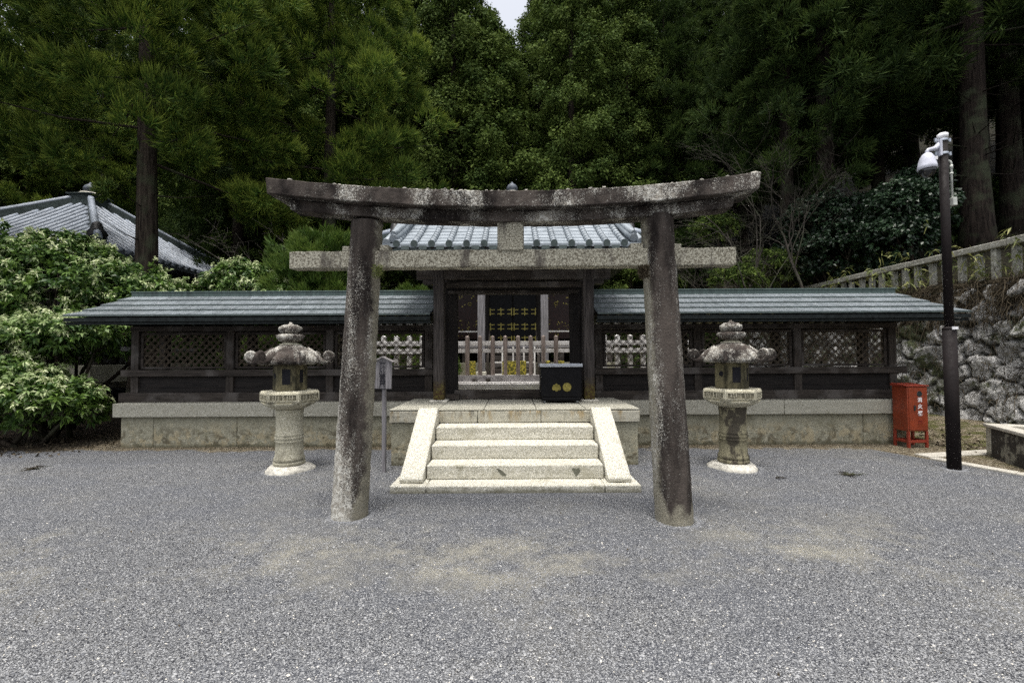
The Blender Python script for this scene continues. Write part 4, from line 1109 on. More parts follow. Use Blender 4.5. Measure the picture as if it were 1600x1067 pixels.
# ------------------------------------------------------------------ camera pole
p = G(1491, 733)
t = thing('camera_pole', 'tall dark brown steel pole at the kerb carrying a surveillance camera', 'pole', (p.x, p.y, 0))
Yp = p.y; lean = (W(1472, 212, Yp).x - W(1490, 733, Yp).x)
zj = W(1484, 513, Yp).z; ztp = W(1472, 214, Yp).z
sh = W(1484, 400, Yp).x
m = MB(); m.tube([(0, 0, -.05), (0, 0, zj)], .073, 24); m.build('lower_tube', 'pole_brown', t)
m = MB(); m.tube([(0, 0, zj), (0, 0, ztp)], .049, 24); m.build('upper_tube', 'pole_brown', t)
m = MB(); m.lathe([(.074, zj - .02), (.076, zj), (.05, zj + .02)], 24); m.build('collar', 'pole_brown', t)
m = MB(); m.box(-.04, .04, -.083, -.077, zj - .018, zj + .018); m.build('reflector', 'white_paint', t)
m = MB(); m.lathe([(.056, ztp - .03), (.06, ztp + .03), (.04, ztp + .045)], 20); m.build('cap', 'white_paint', t)
def px2z(py): return W(1478, py, Yp).z
for py in (220, 241):
    m = MB(); m.lathe([(.05, -.016), (.056, -.016), (.056, .016), (.05, .016)], 20, (0, 0, px2z(py))); m.box(-.12, -.09, -.02, .0, px2z(py) - .025, px2z(py) + .025); m.box(.07, .095, -.02, 0, px2z(py) - .025, px2z(py) + .025); m.bar((-.1, -.01, px2z(py)), (-.05, -.01, px2z(py)), .01, .025); m.bar((.05, -.01, px2z(py)), (.08, -.01, px2z(py)), .01, .025)
    m.build('clamp', 'steel', t, .003)
m = MB(); m.tube([(.085, 0, px2z(252)), (.1, 0, px2z(255)), (.1, 0, px2z(309))], .013, 10); m.tube([(.1, 0, px2z(258)), (.1, 0, px2z(264))], .019, 10); m.tube([(.1, 0, px2z(270)), (.1, 0, px2z(273))], .019, 10); m.tube([(.04, 0, px2z(251)), (.085, 0, px2z(252))], .013, 8)
cd = m.build('conduit', 'conduit', t)
m = MB(); m.box(.075, .13, -.04, .02, px2z(322), px2z(309.5)); m.build('junction_box', 'conduit', cd, .006)
sgn = MB(); sgn.box(-.02, .05, -.1045, -.0985, .55, .57)
zc = px2z(259); xc = W(1445, 260, Yp).x - W(1476, 260, Yp).x
CS = .70
zc = px2z(245)
c = thing('surveillance_camera', 'silver dome surveillance camera hanging from a bracket on the tall brown pole', 'camera', (p.x + xc, p.y - .05, zc))
c.scale = (CS * .95, CS, CS * 1.25); xc = xc / CS / .95
m = MB(); m.tube([(-xc - .08, .06, .17), (-xc - .13, .05, .15), (-xc * .45, .02, .105), (.02, 0, .075), (0, 0, .05), (0, 0, .02)], [.06, .045, .035, .028, .028, .03], 12); m.box(-xc - .12, -xc - .075, 0, .09, .0, .24); m.build('bracket', 'camera_shell', c, .004)
m = MB(); m.lathe([(.04, .03), (.075, .01), (.11, -.04), (.135, -.10), (.145, -.16), (.148, -.165), (.155, -.215), (.145, -.222)], 30); m.build('housing', 'camera_shell', c)
m = MB(); m.lathe([(.135, -.223), (.13, -.26), (.10, -.31), (.05, -.335), (.01, -.34)], 26); m.build('dome', 'camera_dome', c)
m = MB(); m.box(.04, .085, -.132, -.118, -.11, -.06); m.build('label_plate', 'white_paint', c)

# ------------------------------------------------------------------ stone trough at right edge
def trough():
    A = G(1541, 711); d1 = (G(1600, 733) - A); d1.z = 0; L_ = 2.3; d1.normalize()
    ang = math.atan2(d1.y, d1.x)
    t = thing('stone_trough', 'long low stone trough with dark stained side at the foot of the retaining wall', 'trough', (A.x, A.y, 0), ang)
    # local +x along the side towards the camera, local +y to the right
    h = .47
    for (a, b, nm, mt) in ((0, .14, 'end_block', 'granite_grey'), (.142, L_, 'side_slab', 'trough_side')):
        m = MB(); m.box(a, b, 0, .14, -.1, h - .052); m.build(nm, mt, t, .01)
    m = MB(); m.box(0, L_, 1.0, 1.14, -.1, h - .052); m.box(.002, .14, .142, .998, -.1, h - .052); m.build('far_side', 'granite_grey', t, .01)
    m = MB(); m.box(-.02, L_, -.02, .17, h - .05, h); m.box(-.02, L_, .97, 1.16, h - .05, h); m.box(-.02, .17, .172, .968, h - .05, h); m.build('rim', 'kerb_stone', t, .01)
    m = MB(); m.box(.142, L_, .142, .998, 0, h - .14); m.build('soil', 'court_soil', t)
trough()

# ------------------------------------------------------------------ retaining wall of rubble stones
def rubble():
    rr = random.Random(5)
    y0_, y1_, H = 2.0, 21.0, 2.9
    seeds = []
    z = 0.1; row = 0
    while z < H + .3:
        y = y0_ - .5 + (row % 2) * .3
        while y < y1_ + .5:
            seeds.append((y + rr.uniform(-.16, .16), z + rr.uniform(-.14, .14))); y += rr.uniform(.34, .68)
        z += rr.uniform(.30, .42); row += 1
    S = np.array(seeds); tint = np.array([rr.random() for _ in seeds]); bul = np.array([rr.uniform(.6, 1.3) for _ in seeds])
    tx = np.array([rr.uniform(-.4, .4) for _ in seeds]); tz = np.array([rr.uniform(-.4, .4) for _ in seeds])
    ny, nz = 420, 66
    Yg, Zg = np.meshgrid(np.linspace(y0_, y1_, ny), np.linspace(-.1, H, nz))
    # warp for irregular outlines
    Yw = Yg + .05 * np.sin(Zg * 9 + Yg * 3) + .03 * np.sin(Yg * 17 + Zg * 5); Zw = Zg + .05 * np.sin(Yg * 7.3) + .03 * np.sin(Yg * 15 + Zg * 11)
    P = np.stack([Yw.ravel(), Zw.ravel()], 1)
    D = np.sqrt(((P[:, None, :] - S[None]) ** 2 * np.array([.75, 1.1])).sum(2))
    idx = np.argsort(D, axis=1)[:, :2]; d1 = D[np.arange(len(P)), idx[:, 0]]; d2 = D[np.arange(len(P)), idx[:, 1]]
    e = np.clip((d2 - d1) / .10, 0, 1); i0 = idx[:, 0]
    rel = P - S[i0]
    nse = .022 * np.sin(P[:, 0] * 23 + P[:, 1] * 13) * np.sin(P[:, 1] * 31 - P[:, 0] * 9) + .012 * np.sin(P[:, 0] * 61 + 2) * np.sin(P[:, 1] * 57)
    dep = (.12 * bul[i0] * np.clip(e * 1.8, 0, 1) + (tx[i0] * rel[:, 0] + tz[i0] * rel[:, 1]) * e + nse * e)
    X = 9.30 + .17 * P[:, 1] - dep
    vs = np.stack([X, Yg.ravel(), Zg.ravel()], 1)
    fs = [(j * ny + i, (j + 1) * ny + i, (j + 1) * ny + i + 1, j * ny + i + 1) for j in range(nz - 1) for i in range(ny - 1)]
    o = MB().add(vs.tolist(), fs, True).build('retaining_wall', 'rubble_stone', fix=False)
    me = o.data; set_attr(me, 'tint', tint[i0]); set_attr(me, 'tip', 1 - e)
    tag(o, 'rough mossy rubble stone retaining wall beyond the red cabinet', 'wall')
rubble()
def balustrade():
    t = thing('stone_balustrade', 'low weathered stone balustrade running along the top of the rubble wall', 'fence', (9.95, 0, 2.9))
    def rz(y): return W(800 + F * 9.95 / y, 0, y)
    zr = 0.84
    ys = []; y = 4.6
    while y < 20: ys.append(y); y += .36
    for i, y in enumerate(ys):
        m = MB(); h = zr - .10
        ti = .02 * math.sin(i * 2.3)
        m.box(-.05 + ti, .06 + ti, y - .055, y + .055, -.15, h); o = m.build('baluster', 'balustrade_stone', t, .012); o.rotation_euler = (0, 0, 0)
    m = MB(); seg = 10
    for k in range(7):
        a = 4.4 + k * 2.3; m.box(-.11, .11, a + .006, a + 2.294, zr - .10 + .003, zr + .04 + .01 * (k % 2))
    m.build('top_rail', 'balustrade_stone', t, .02)
balustrade()
#@@FOLIAGE
# ------------------------------------------------------------------ foliage
def tri_mesh(name, V, Fc, tint, tip, mat):
    me = bpy.data.meshes.new(name); nv, nf = len(V), len(Fc)
    me.vertices.add(nv); me.vertices.foreach_set('co', V.astype(np.float32).ravel())
    me.loops.add(nf * 3); me.loops.foreach_set('vertex_index', Fc.astype(np.int32).ravel())
    me.polygons.add(nf); me.polygons.foreach_set('loop_start', np.arange(0, nf * 3, 3, dtype=np.int32))
    me.update(calc_edges=True)
    set_attr(me, 'tint', tint); set_attr(me, 'tip', tip); me.materials.append(MT[mat]); return me
def norm(a): return a / (np.linalg.norm(a, axis=-1, keepdims=True) + 1e-9)
def blades(C, D, S, T, nb, ln, wd, rng, spread=.6, upb=.4, scatter=.35, bend=.25, shape='needle', jit=.15):
    """C clump centres, D outward directions, S sizes, T tints -> leaf triangles"""
    n = len(C) * nb
    c = np.repeat(C, nb, 0); d = np.repeat(D, nb, 0); s = np.repeat(S, nb)[:, None]; t = np.repeat(T, nb)
    rnd = rng.normal(size=(n, 3)); rs = norm(rng.normal(size=(n, 3))) * rng.random((n, 1)) ** .5
    base = c + rs * s * scatter
    dr = norm(d + np.array([0, 0, upb]) + rnd * spread + rs * .4)
    L_ = ln * s * rng.uniform(.6, 1.2, (n, 1)); Wd = wd * rng.uniform(.7, 1.3, (n, 1))
    if shape == 'leaf':
        nrm = norm(rs * 1.0 + d * .5 + np.array([0, 0, .35]) + rng.normal(size=(n, 3)) * .35)
        tg = dr - nrm * (dr * nrm).sum(1, keepdims=True); dr = norm(norm(tg) + nrm * .35); side = norm(np.cross(dr, nrm))
    else: side = norm(np.cross(dr, rng.normal(size=(n, 3))))
    tt = np.clip(t + rng.normal(size=n) * jit, 0, 1)
    if shape == 'needle':       # two-segment blade, slightly bent upward
        mid = base + dr * L_ * .55; tipp = base + dr * L_ + np.array([0, 0, 1]) * L_ * bend
        V = np.stack([base - side * Wd * .5, base + side * Wd * .5, mid - side * Wd * .45, mid + side * Wd * .45, tipp], 1).reshape(-1, 3)
        f = np.array([[0, 1, 3], [0, 3, 2], [2, 3, 4]]); Fc = (np.arange(n)[:, None, None] * 5 + f[None]).reshape(-1, 3)
        tp = np.tile(np.array([0, 0, .5, .5, 1.0]), n); tn = np.repeat(tt, 5)
    else:                       # diamond leaf
        mid = base + dr * L_ * .5; tipp = base + dr * L_ - np.array([0, 0, 1]) * L_ * bend
        V = np.stack([base, mid - side * Wd, mid + side * Wd, tipp], 1).reshape(-1, 3)
        f = np.array([[0, 1, 2], [1, 3, 2]]); Fc = (np.arange(n)[:, None, None] * 4 + f[None]).reshape(-1, 3)
        tp = np.tile(np.array([0, .4, .4, 1.0]), n); tn = np.repeat(tt, 4)
    return V, Fc, tn, tp
def crown(H, z0, Rm, nbr, cl, rng, size, top=.65, droop=.10, low=.75, pad=0, padn=14):
    """branches -> clump centres"""
    C = []; D = []; S = []; T = []; B = []
    for k in range(nbr):
        u = (k + rng.random()) / nbr; u = u ** .9; z = z0 + (H - z0) * u
        rad = Rm * ((1 - u) ** top) * (low + (1 - low) * min(1, u * 5)) * rng.uniform(.65, 1.12) + .15
        a = k * 2.39996 + rng.normal() * .35; d = np.array([math.cos(a), math.sin(a), 0.0]); sd_ = np.array([-d[1], d[0], 0])
        drp = droop * rad; tb = rng.random()
        tip = np.array([0, 0, z]) + d * rad + np.array([0, 0, -drp + .25 * rad * u])
        B.append((np.array([0, 0, z - .1 * rad]), tip, rad))
        n = max(3, int(cl * (rad / Rm) ** 1.1 + .5))
        if pad:
            npd = max(2, int(round(n / padn)))
            for _ in range(npd):
                v = 1 - rng.random() ** 1.5 * .72; lat = rng.normal() * .26 * rad * (1.2 - v * .6)
                pc = np.array([0, 0, z]) + d * rad * v + np.array([0, 0, -drp * v * (2 - v) + .25 * rad * u * v + rng.normal() * .10 * rad]) + sd_ * lat
                pt_ = rng.random(); pr_ = pad * rng.uniform(.6, 1.25)
                oc = norm(d + sd_ * lat / rad * .8)
                for _ in range(padn):
                    e_ = norm(rng.normal(size=3) + oc * .5 + np.array([0, 0, .35])); q_ = pr_ * rng.uniform(.55, 1.0)
                    C.append(pc + e_ * q_ * np.array([1, 1, .62])); D.append(norm(e_ + oc * .6)); S.append(size * rng.uniform(.75, 1.2))
                    T.append(np.clip(tb * .3 + pt_ * .45 + rng.random() * .25, 0, 1))
            continue
        for _ in range(n):
            v = 1 - rng.random() ** 1.6 * .75
            p = np.array([0, 0, z]) * (1) + d * rad * v + np.array([0, 0, -drp * v * (2 - v) * 1.0 + .25 * rad * u * v])
            lat = rng.normal() * .20 * rad * (1.15 - v * .5); p = p + sd_ * lat + np.array([0, 0, rng.normal() * .08 * rad + rng.uniform(-.1, .15)])
            o = norm(d + sd_ * lat / rad * .8 + np.array([0, 0, .1]))
            C.append(p); D.append(o); S.append(size * rng.uniform(.7, 1.25)); T.append(np.clip(tb * .6 + rng.random() * .4, 0, 1))
    return np.array(C), np.array(D), np.array(S), np.array(T), B
def trunk_mesh(H, r, B, rng, lean=0.0, brad=.03, base_flare=1.4, nside=12, dead=0, z0=0):
    m = MB(); n = 14; path = []; rad = []
    for i in range(n + 1):
        u = i / n; path.append((lean * u * H + .05 * math.sin(u * 7), .05 * math.cos(u * 5), -.6 + (H * .96 + .6) * u))
        rad.append(r * (1 - u) ** .8 * (1 + (base_flare - 1) * max(0, 1 - u * 9)) + .012)
    m.tube(path, rad, nside)
    for a, b, L_ in B[::2]:
        mid = (a + b) / 2 + np.array([0, 0, -.04 * L_]); m.tube([a, mid, b], [brad * (.4 + L_ * .3), brad * (.3 + L_ * .15), .006], 4, cap=False)
    for k in range(dead):
        z = z0 * rng.uniform(.25, 1); a = rng.uniform(0, 6.28); L_ = rng.uniform(.8, 2.6); d = np.array([math.cos(a), math.sin(a), rng.uniform(-.3, .15)])
        p = np.array([0, 0, z]); m.tube([p, p + d * L_ * .5, p + d * L_ + np.array([0, 0, .1 * L_])], [.025, .014, .004], 4, cap=False)
    return m
PROTO = {}
def make_tree(key, name, kind, H, z0, Rm, nbr, cl, size, nb, ln, wd, mat, seed, r, shape='needle', bark_='bark', **kw):
    rng = np.random.default_rng(seed)
    bl = {k: kw.pop(k) for k in ('spread', 'upb', 'scatter', 'bend') if k in kw}
    dead = kw.pop('dead', 0)
    C, D, S, T, B = crown(H, z0, Rm, nbr, cl, rng, size, **kw)
    V, Fc, tn, tp = blades(C, D, S, T, nb, ln, wd, rng, shape=shape, **bl)
    me = tri_mesh('crown', V, Fc, tn, tp, mat)
    tm = trunk_mesh(H, r, B, rng, dead=dead, z0=z0)
    t = thing(name, 'tree', 'tree')
    o = bpy.data.objects.new('crown', me); COL.objects.link(o); o.parent = t
    tm.build('trunk', bark_, t, fix=False)
    PROTO[key] = [t, False]
    return t
def plant(key, x, y, label, group=None, rz=0.0, sc=1.0, z=None, cat=None):
    zz = height(x, y) if z is None else z
    pr = PROTO[key]
    if not pr[1]:
        pr[1] = True; o = pr[0]; o.location = (x, y, zz); o.rotation_euler = (0, 0, rz)
        o.scale = sc if hasattr(sc, '__len__') else (sc,) * 3; o['label'] = label
        if group: o['group'] = group
    else: o = dup(pr[0], (x, y, zz), rz, label, group, sc)
    if group is None and 'group' in o: del o['group']
    if cat: o['category'] = cat
    return o
make_tree('near', 'cedar_tree', 'brush', 19, 7.0, 4.2, 84, 120, .40, 22, .62, .024, 'needles_cedar', 1, .30, spread=.36, upb=.30, bend=.15, scatter=.30, top=.5, droop=.26, dead=9, pad=.52, padn=16)
make_tree('dark', 'cedar_tree', 'brush', 22, 6.0, 3.6, 96, 70, .46, 22, .62, .030, 'needles_dark', 2, .34, spread=.45, upb=.15, bend=.0, scatter=.35, top=.6, droop=.3, dead=16, pad=.6, padn=12, bark_='bark_dark')
make_tree('cyp1', 'cypress_tree', 'leaf', 24, 1.5, 3.3, 150, 26, .50, 46, .32, .042, 'needles_cypress', 3, .28, shape='leaf', spread=.7, upb=.1, scatter=.75, bend=.15, top=.6, droop=.12, pad=.5, padn=7)
make_tree('cyp2', 'cypress_tree', 'leaf', 22, 2.0, 3.0, 130, 24, .58, 46, .30, .048, 'needles_cypress', 4, .26, shape='leaf', spread=.7, upb=.2, scatter=.75, bend=.1, top=.5, droop=.05, pad=.6, padn=7)
make_tree('bush', 'cypress_tree', 'leaf', 4.4, .4, 1.9, 80, 90, .22, 26, .6, .016, 'needles_bright', 6, .10, spread=.5, upb=.9, scatter=.4, bend=.2, top=.5, droop=-.1, low=.9)

# trees one can single out
plant('near', -9.75, 12.0, 'large cedar with thick bare trunk between the hall roof and the torii', rz=.6)
plant('near', -16.5, 9.8, 'cedar with brush-like sprays at the left edge, behind the flowering shrub', rz=2.1, sc=.95)
plant('near', -6.6, 16.4, 'full cedar crown above the left end of the torii beam', rz=4.2, sc=1.02, cat='tree')
plant('dark', 14.1, 13.6, 'thick-trunked cedar behind the balustrade, right of the camera pole', rz=1.3, sc=(1.05, 1.05, 1.0))
plant('dark', 10.9, 15.6, 'slender dark cedar on the bank, left of the camera pole', rz=.3, sc=(.9, .9, 1))
plant('dark', 9.95, 16.2, 'dark cedar standing above the right end of the torii beam', rz=3.0, sc=(.8, .8, 1), z=2.0)
plant('bush', -4.6, 11.2, 'bright green bushy cypress just behind the left lattice wall roof', rz=.4, sc=(1.05, 1.05, 1.0), cat='shrub')
plant('bush', -2.75, 12.6, 'small green cypress between left torii pillar and gate roof', rz=2.0, sc=(.7, .7, .75), cat='shrub')
# forest
ORD = 'first second third fourth fifth sixth seventh eighth ninth tenth eleventh twelfth thirteenth fourteenth fifteenth sixteenth seventeenth eighteenth nineteenth twentieth'.split()
rr = random.Random(21)
rows = [
    # y, x list, keys
    (23.5, [-13, -9.6, -6.0, -3.2, -.4, 2.6, 5.6, 8.6], 'front row'),
    (27.5, [-22, -17.5, -14, -11.2, -7.8, -4.6, -1.4, 1.4, 4.4, 7.2, 10.5, 14, 18], 'second row'),
    (32.5, [-30, -25, -20.5, -16.5, -12.5, -9, -5.8, -2.9, .2, 3.2, 6.2, 9.4, 13, 17, 21.5, 26], 'far row'),
]
for y, xs, rn in rows:
    for x in xs:
        side = 'left of the hall' if x < -7 else 'above the torii' if x < 7.5 else 'right of the torii'
        key = rr.choice(('cyp1', 'cyp2')) if x < 8 and x > -14 else rr.choice(('dark', 'dark', 'cyp2'))
        s = rr.uniform(.9, 1.08)
        hz = s
        gap = (-.3 < x / y < .12)
        if gap and rn != 'front row': hz = s * (.80 if rn == 'far row' else .86)
        if -.075 < x / y < .06: hz = .83 if rn == 'front row' else .88
        plant(key, x + rr.uniform(-.6, .6), y + rr.uniform(-.8, .8), 'tall dense conifer in the %s of the forest, %s from the left' % (rn, ORD[xs.index(x)]),
              'conifers of the dense forest', rr.uniform(0, 6.28), (s, s, hz))
for i, x in enumerate(np.arange(-42, 46, 5.2)):
    if abs(x + .3) < 4.6: continue
    s = rr.uniform(1.2, 1.35)
    plant(rr.choice(('cyp2', 'dark', 'cyp1')), x + rr.uniform(-.8, .8), 39 + rr.uniform(-1, 1), 'tall conifer closing the back of the forest, %s from the left' % ORD[i],
          'conifers of the dense forest', rr.uniform(0, 6), s)
plant('cyp1', -17.3, 25.3, 'tall conifer rising directly behind the ridge of the left hall', rz=1.0, sc=1.15)
plant('cyp1', -27.5, 25.5, 'tall conifer at the far left edge behind the left hall', rz=2.0, sc=1.15)
for i, (x, y) in enumerate(((13.4, 19.5), (16.3, 24.5), (17.5, 21.5), (19, 17), (23, 20), (21.5, 13), (26, 16), (30, 22), (24, 27), (30, 30), (35, 26), (38, 34), (20, 29), (33, 15), (27, 24.5), (33, 30), (40, 38))):
    plant('dark', x, y, 'dark cedar in the shaded woods on the right bank, %s counted from the left' % ORD[i], 'cedars on the right bank', rr.uniform(0, 6), rr.uniform(.9, 1.1))
for i, (x, y) in enumerate(((-30, 23), (-28, 13), (-26, 18), (-24.5, 10), (-24, 24), (-22.5, 13), (-20.5, 22.5), (-12.6, 20.8))):
    plant(rr.choice(('dark', 'near')), x, y, 'dark cedar crowding round the roof of the left hall, %s counted from the left' % ORD[i], 'cedars behind the left hall', rr.uniform(0, 6), rr.uniform(.85, 1.0))

# ------------------------------------------------------------------ shrubs
def shrub(name, label, cat, lobes, nclump, nb, ln, wd, mat, seed, flowers=0.0, fmat='flowers_pale', size=.22, stem=True, upb=.5, fsize=.02, loc=None):
    rng = np.random.default_rng(seed); C = []; D = []; T = []
    lobes = [tuple(map(float, l)) for l in lobes]
    vol = np.array([l[3] * l[4] + l[4] * l[5] + l[3] * l[5] for l in lobes]); vol /= vol.sum()
    base = np.array([np.mean([l[0] for l in lobes]), np.mean([l[1] for l in lobes]), 0.0]) if loc is None else np.array(loc)
    for _ in range(nclump):
        l = lobes[rng.choice(len(lobes), p=vol)]; d = norm(rng.normal(size=3)); d[2] = abs(d[2]) if rng.random() < .7 else d[2]
        f = 1 + .14 * math.sin(d[0] * 7 + l[0]) * math.cos(d[2] * 8 + l[1]) + rng.normal() * .05
        f *= 1 - .35 * rng.random() ** 3
        p = np.array([l[0] + d[0] * l[3] * f, l[1] + d[1] * l[4] * f, l[2] + d[2] * l[5] * f])
        if p[2] < .05: continue
        C.append(p - base); D.append(d); T.append(rng.random())
    C = np.array(C); D = np.array(D); T = np.array(T); S = rng.uniform(.8, 1.2, len(C)) * size
    V, Fc, tn, tp = blades(C, D, S, T, nb, ln, wd, rng, spread=.75, upb=upb, scatter=.3, bend=.2, shape='leaf')
    t = thing(name, label, cat, tuple(base))
    o = bpy.data.objects.new('foliage', tri_mesh('foliage', V, Fc, tn, tp, mat)); COL.objects.link(o); o.parent = t
    if flowers:
        pick = (rng.random(len(C)) < flowers * .62) & (D[:, 2] > -.25)
        V, Fc, tn, tp = blades(C[pick] + D[pick] * size * .5 + np.array([0, 0, size * .25]), D[pick] * .7 + np.array([0, 0, -.3]), S[pick], T[pick], 14, .42, fsize * .8, rng, spread=.7, upb=-.1, scatter=.22, bend=.3, shape='leaf')
        o = bpy.data.objects.new('flowers', tri_mesh('flowers', V, Fc, tn, tp, fmat)); COL.objects.link(o); o.parent = t
    if stem:
        m = MB(); r2 = random.Random(seed)
        for l in lobes:
            b = Vector((r2.uniform(-.3, .3), r2.uniform(-.2, .2), -.05)); e = Vector((l[0], l[1], l[2])) - Vector(base)
            if e.length < .2: continue
            mid = b.lerp(e, .5) + Vector((r2.uniform(-.2, .2), r2.uniform(-.2, .2), 0))
            m.tube([b, mid, e], [.05, .035, .012], 6)
            for _ in range(5):
                q = e + Vector((r2.uniform(-1, 1) * l[3], r2.uniform(-1, 1) * l[4], r2.uniform(-.3, 1) * l[5])) * .8; m.tube([mid.lerp(e, .6), q], [.014, .004], 4)
        m.build('stem', 'bark', t, fix=False)
    return t
big = [(-9.6, 9.6, 2.6, 1.6, 1.2, 1.2), (-11.2, 9.2, 3.15, 1.3, 1.0, 1.15), (-12.6, 9.6, 3.1, 1.1, 1.0, 1.15), (-8.3, 9.9, 2.55, 1.1, .9, .95), (-10.4, 8.9, 1.9, 1.2, 1.0, .8), (-8.6, 9.0, 1.9, .9, .8, .5), (-7.5, 10.2, 2.35, .8, .8, .75), (-9.9, 9.9, 3.55, 1.1, .8, .62)]
shrub('flowering_shrub', 'big evergreen shrub with creamy flower clusters below the left hall roof', 'shrub', big, 3000, 15, .62, .026, 'leaves_shrub', 31, .5, loc=(-9.6, 9.6, 0))
low = [(-8.0, 7.75, .75, .75, .6, .38), (-8.6, 7.8, 1.05, .7, .6, .4), (-7.6, 8.0, .6, .35, .4, .28), (-9.3, 7.9, .7, .6, .6, .5)]
shrub('flowering_shrub', 'low pale-flowered shrub drooping to the ground left of the stone base', 'shrub', low, 900, 15, .62, .022, 'leaves_shrub', 32, .62, size=.2, loc=(-8.3, 7.9, 0))
md = [(-8.4, 8.3, 1.85, .9, .6, .32), (-7.6, 8.45, 2.0, .5, .45, .2), (-9.3, 8.3, 1.65, .7, .6, .35)]
shrub('flowering_shrub', 'leafy shrub branch reaching under the left corner of the wall roof', 'shrub', md, 750, 15, .62, .022, 'leaves_shrub', 33, .55, size=.2, loc=(-8.4, 8.6, 0))
pale = [(-6.3, 10.6, 3.05, .8, .6, .62), (-5.3, 10.4, 2.7, .45, .5, .45), (-7.2, 10.9, 2.6, .7, .6, .5), (-6.7, 10.8, 2.5, .9, .6, .5)]
shrub('flowering_shrub', 'pale feathery shrub right of the big cedar trunk, above the wall roof', 'shrub', pale, 900, 15, .7, .022, 'leaves_shrub', 34, .8, size=.2, upb=-.1, loc=(-5.9, 10.6, 0))
# glossy dark shrubs on the right bank
def bank(px, py, Y, s): p = W(px, py, Y); return (p.x, p.y, p.z, s, s * .8, s * .75)
g1 = [bank(1280, 345, 15, 1.1), bank(1320, 390, 14.5, 1.3), bank(1250, 400, 15.5, 1.0), bank(1345, 330, 15, .7)]
shrub('glossy_shrub', 'dark glossy broadleaf shrub behind the far end of the balustrade', 'shrub', g1, 1700, 14, .5, .035, 'leaves_gloss', 41, 0, loc=(10.6, 14.8, 3.0))
g2 = [bank(1420, 330, 13, 1.1), bank(1440, 290, 13.5, .7), bank(1400, 375, 13, 1.0)]
shrub('glossy_shrub', 'dark glossy broadleaf shrub directly behind the camera pole and balustrade', 'shrub', g2, 1500, 14, .5, .035, 'leaves_gloss', 42, 0, loc=(11.3, 13, 3.1))
g3 = [bank(1200, 420, 15, .8), bank(1150, 440, 14, .7), bank(1120, 360, 17, .8)]
shrub('green_shrub', 'loose green shrub behind the right lattice wall roof near the torii', 'shrub', g3, 900, 14, .6, .02, 'needles_cypress', 43, 0, loc=(7.2, 14.6, 0))
g4 = [bank(40, 290, 21, 2.0), bank(10, 250, 22, 1.5)]
shrub('green_shrub', 'dull green bush behind the left hall ridge at the photo edge', 'shrub', g4, 700, 20, .5, .05, 'needles_cypress', 44, 0, size=.4, loc=(-23, 21, .3))
g5 = [(x, 19.5 + .8 * math.sin(x * 3), .8 + .5 * math.sin(x * 1.7), 1.1, .9, 1.0) for x in np.arange(-13, -4, 1.2)]
shrub('undergrowth', 'dark undergrowth below the trees left of the gate', 'undergrowth', g5, 1400, 14, .6, .045, 'needles_dark', 45, 0, size=.4, loc=(-9, 19.5, 0))
g6 = [(x, 20.2 + .8 * math.sin(x * 3), .9 + .5 * math.sin(x * 1.7), 1.1, .9, 1.1) for x in np.arange(4.5, 9.5, 1.2)]
shrub('undergrowth', 'dark undergrowth below the trees right of the gate', 'undergrowth', g6, 900, 14, .6, .045, 'needles_dark', 46, 0, size=.4, loc=(7, 20.2, 0))

# tangle of stems and creepers over the top of the rubble wall; bamboo grass along the balustrade
def strands(name, n, fn, mat, wd, seed, label=None, seg=4):
    rng = np.random.default_rng(seed); V = []; Fc = []; tn = []; tp = []
    for k in range(n):
        p, d, L_, sag = fn(rng); side = norm(np.cross(d, rng.normal(size=3))); o = len(V); t_ = rng.random()
        for i in range(seg + 1):
            u = i / seg; q = p + d * L_ * u + np.array([0, 0, -sag * u * u]) + rng.normal(size=3) * L_ * .03; w_ = wd * (1 - u * .7)
            V += [q - side * w_, q + side * w_]; tn += [t_, t_]; tp += [u * .6, u * .6]
        for i in range(seg): a = o + 2 * i; Fc += [(a, a + 1, a + 3), (a, a + 3, a + 2)]
    o = bpy.data.objects.new(name, tri_mesh(name, np.array(V), np.array(Fc), tn, tp, mat)); COL.objects.link(o)
    return tag(o, kind='stuff')
def f1(rng):
    y = rng.uniform(4.5, 15.5); p = np.array([9.85 + rng.normal() * .1, y, 2.92 + rng.uniform(-.05, .12)])
    return p, norm(np.array([-rng.uniform(.2, 1), rng.normal() * .9, rng.uniform(-.5, .9)])), rng.uniform(.25, .75), rng.uniform(.1, .7)
strands('creeper_tangle', 2600, f1, 'scrub', .005, 51)
def f1b(rng):
    y = rng.uniform(4.5, 15.5); z = rng.uniform(2.3, 2.95); p = np.array([9.3 + .17 * z - .1, y, z])
    return p, norm(np.array([-rng.uniform(.1, .6), rng.normal() * .8, rng.uniform(-1, .6)])), rng.uniform(.1, .4), rng.uniform(.1, .4)
strands('creeper_tangle', 5200, f1b, 'scrub', .008, 54)
def f1c(rng):
    z = rng.uniform(.3, 2.3); p = np.array([9.3 + .17 * z - .12, rng.uniform(5, 16), z])
    return p, norm(np.array([-rng.uniform(.1, .6), rng.normal() * .8, rng.uniform(-1, .8)])), rng.uniform(.08, .3), rng.uniform(.05, .3)
strands('creeper_tangle', 1500, f1c, 'scrub', .007, 58)
def f2(rng):
    y = rng.uniform(5, 16); p = np.array([10.05 + rng.normal() * .25, y, 2.98])
    return p, norm(np.array([rng.normal() * .4, rng.normal() * .5, 1.2])), rng.uniform(.3, 1.0), rng.uniform(.1, .5)
strands('bamboo_grass', 350, f2, 'bamboo_leaf', .006, 52)
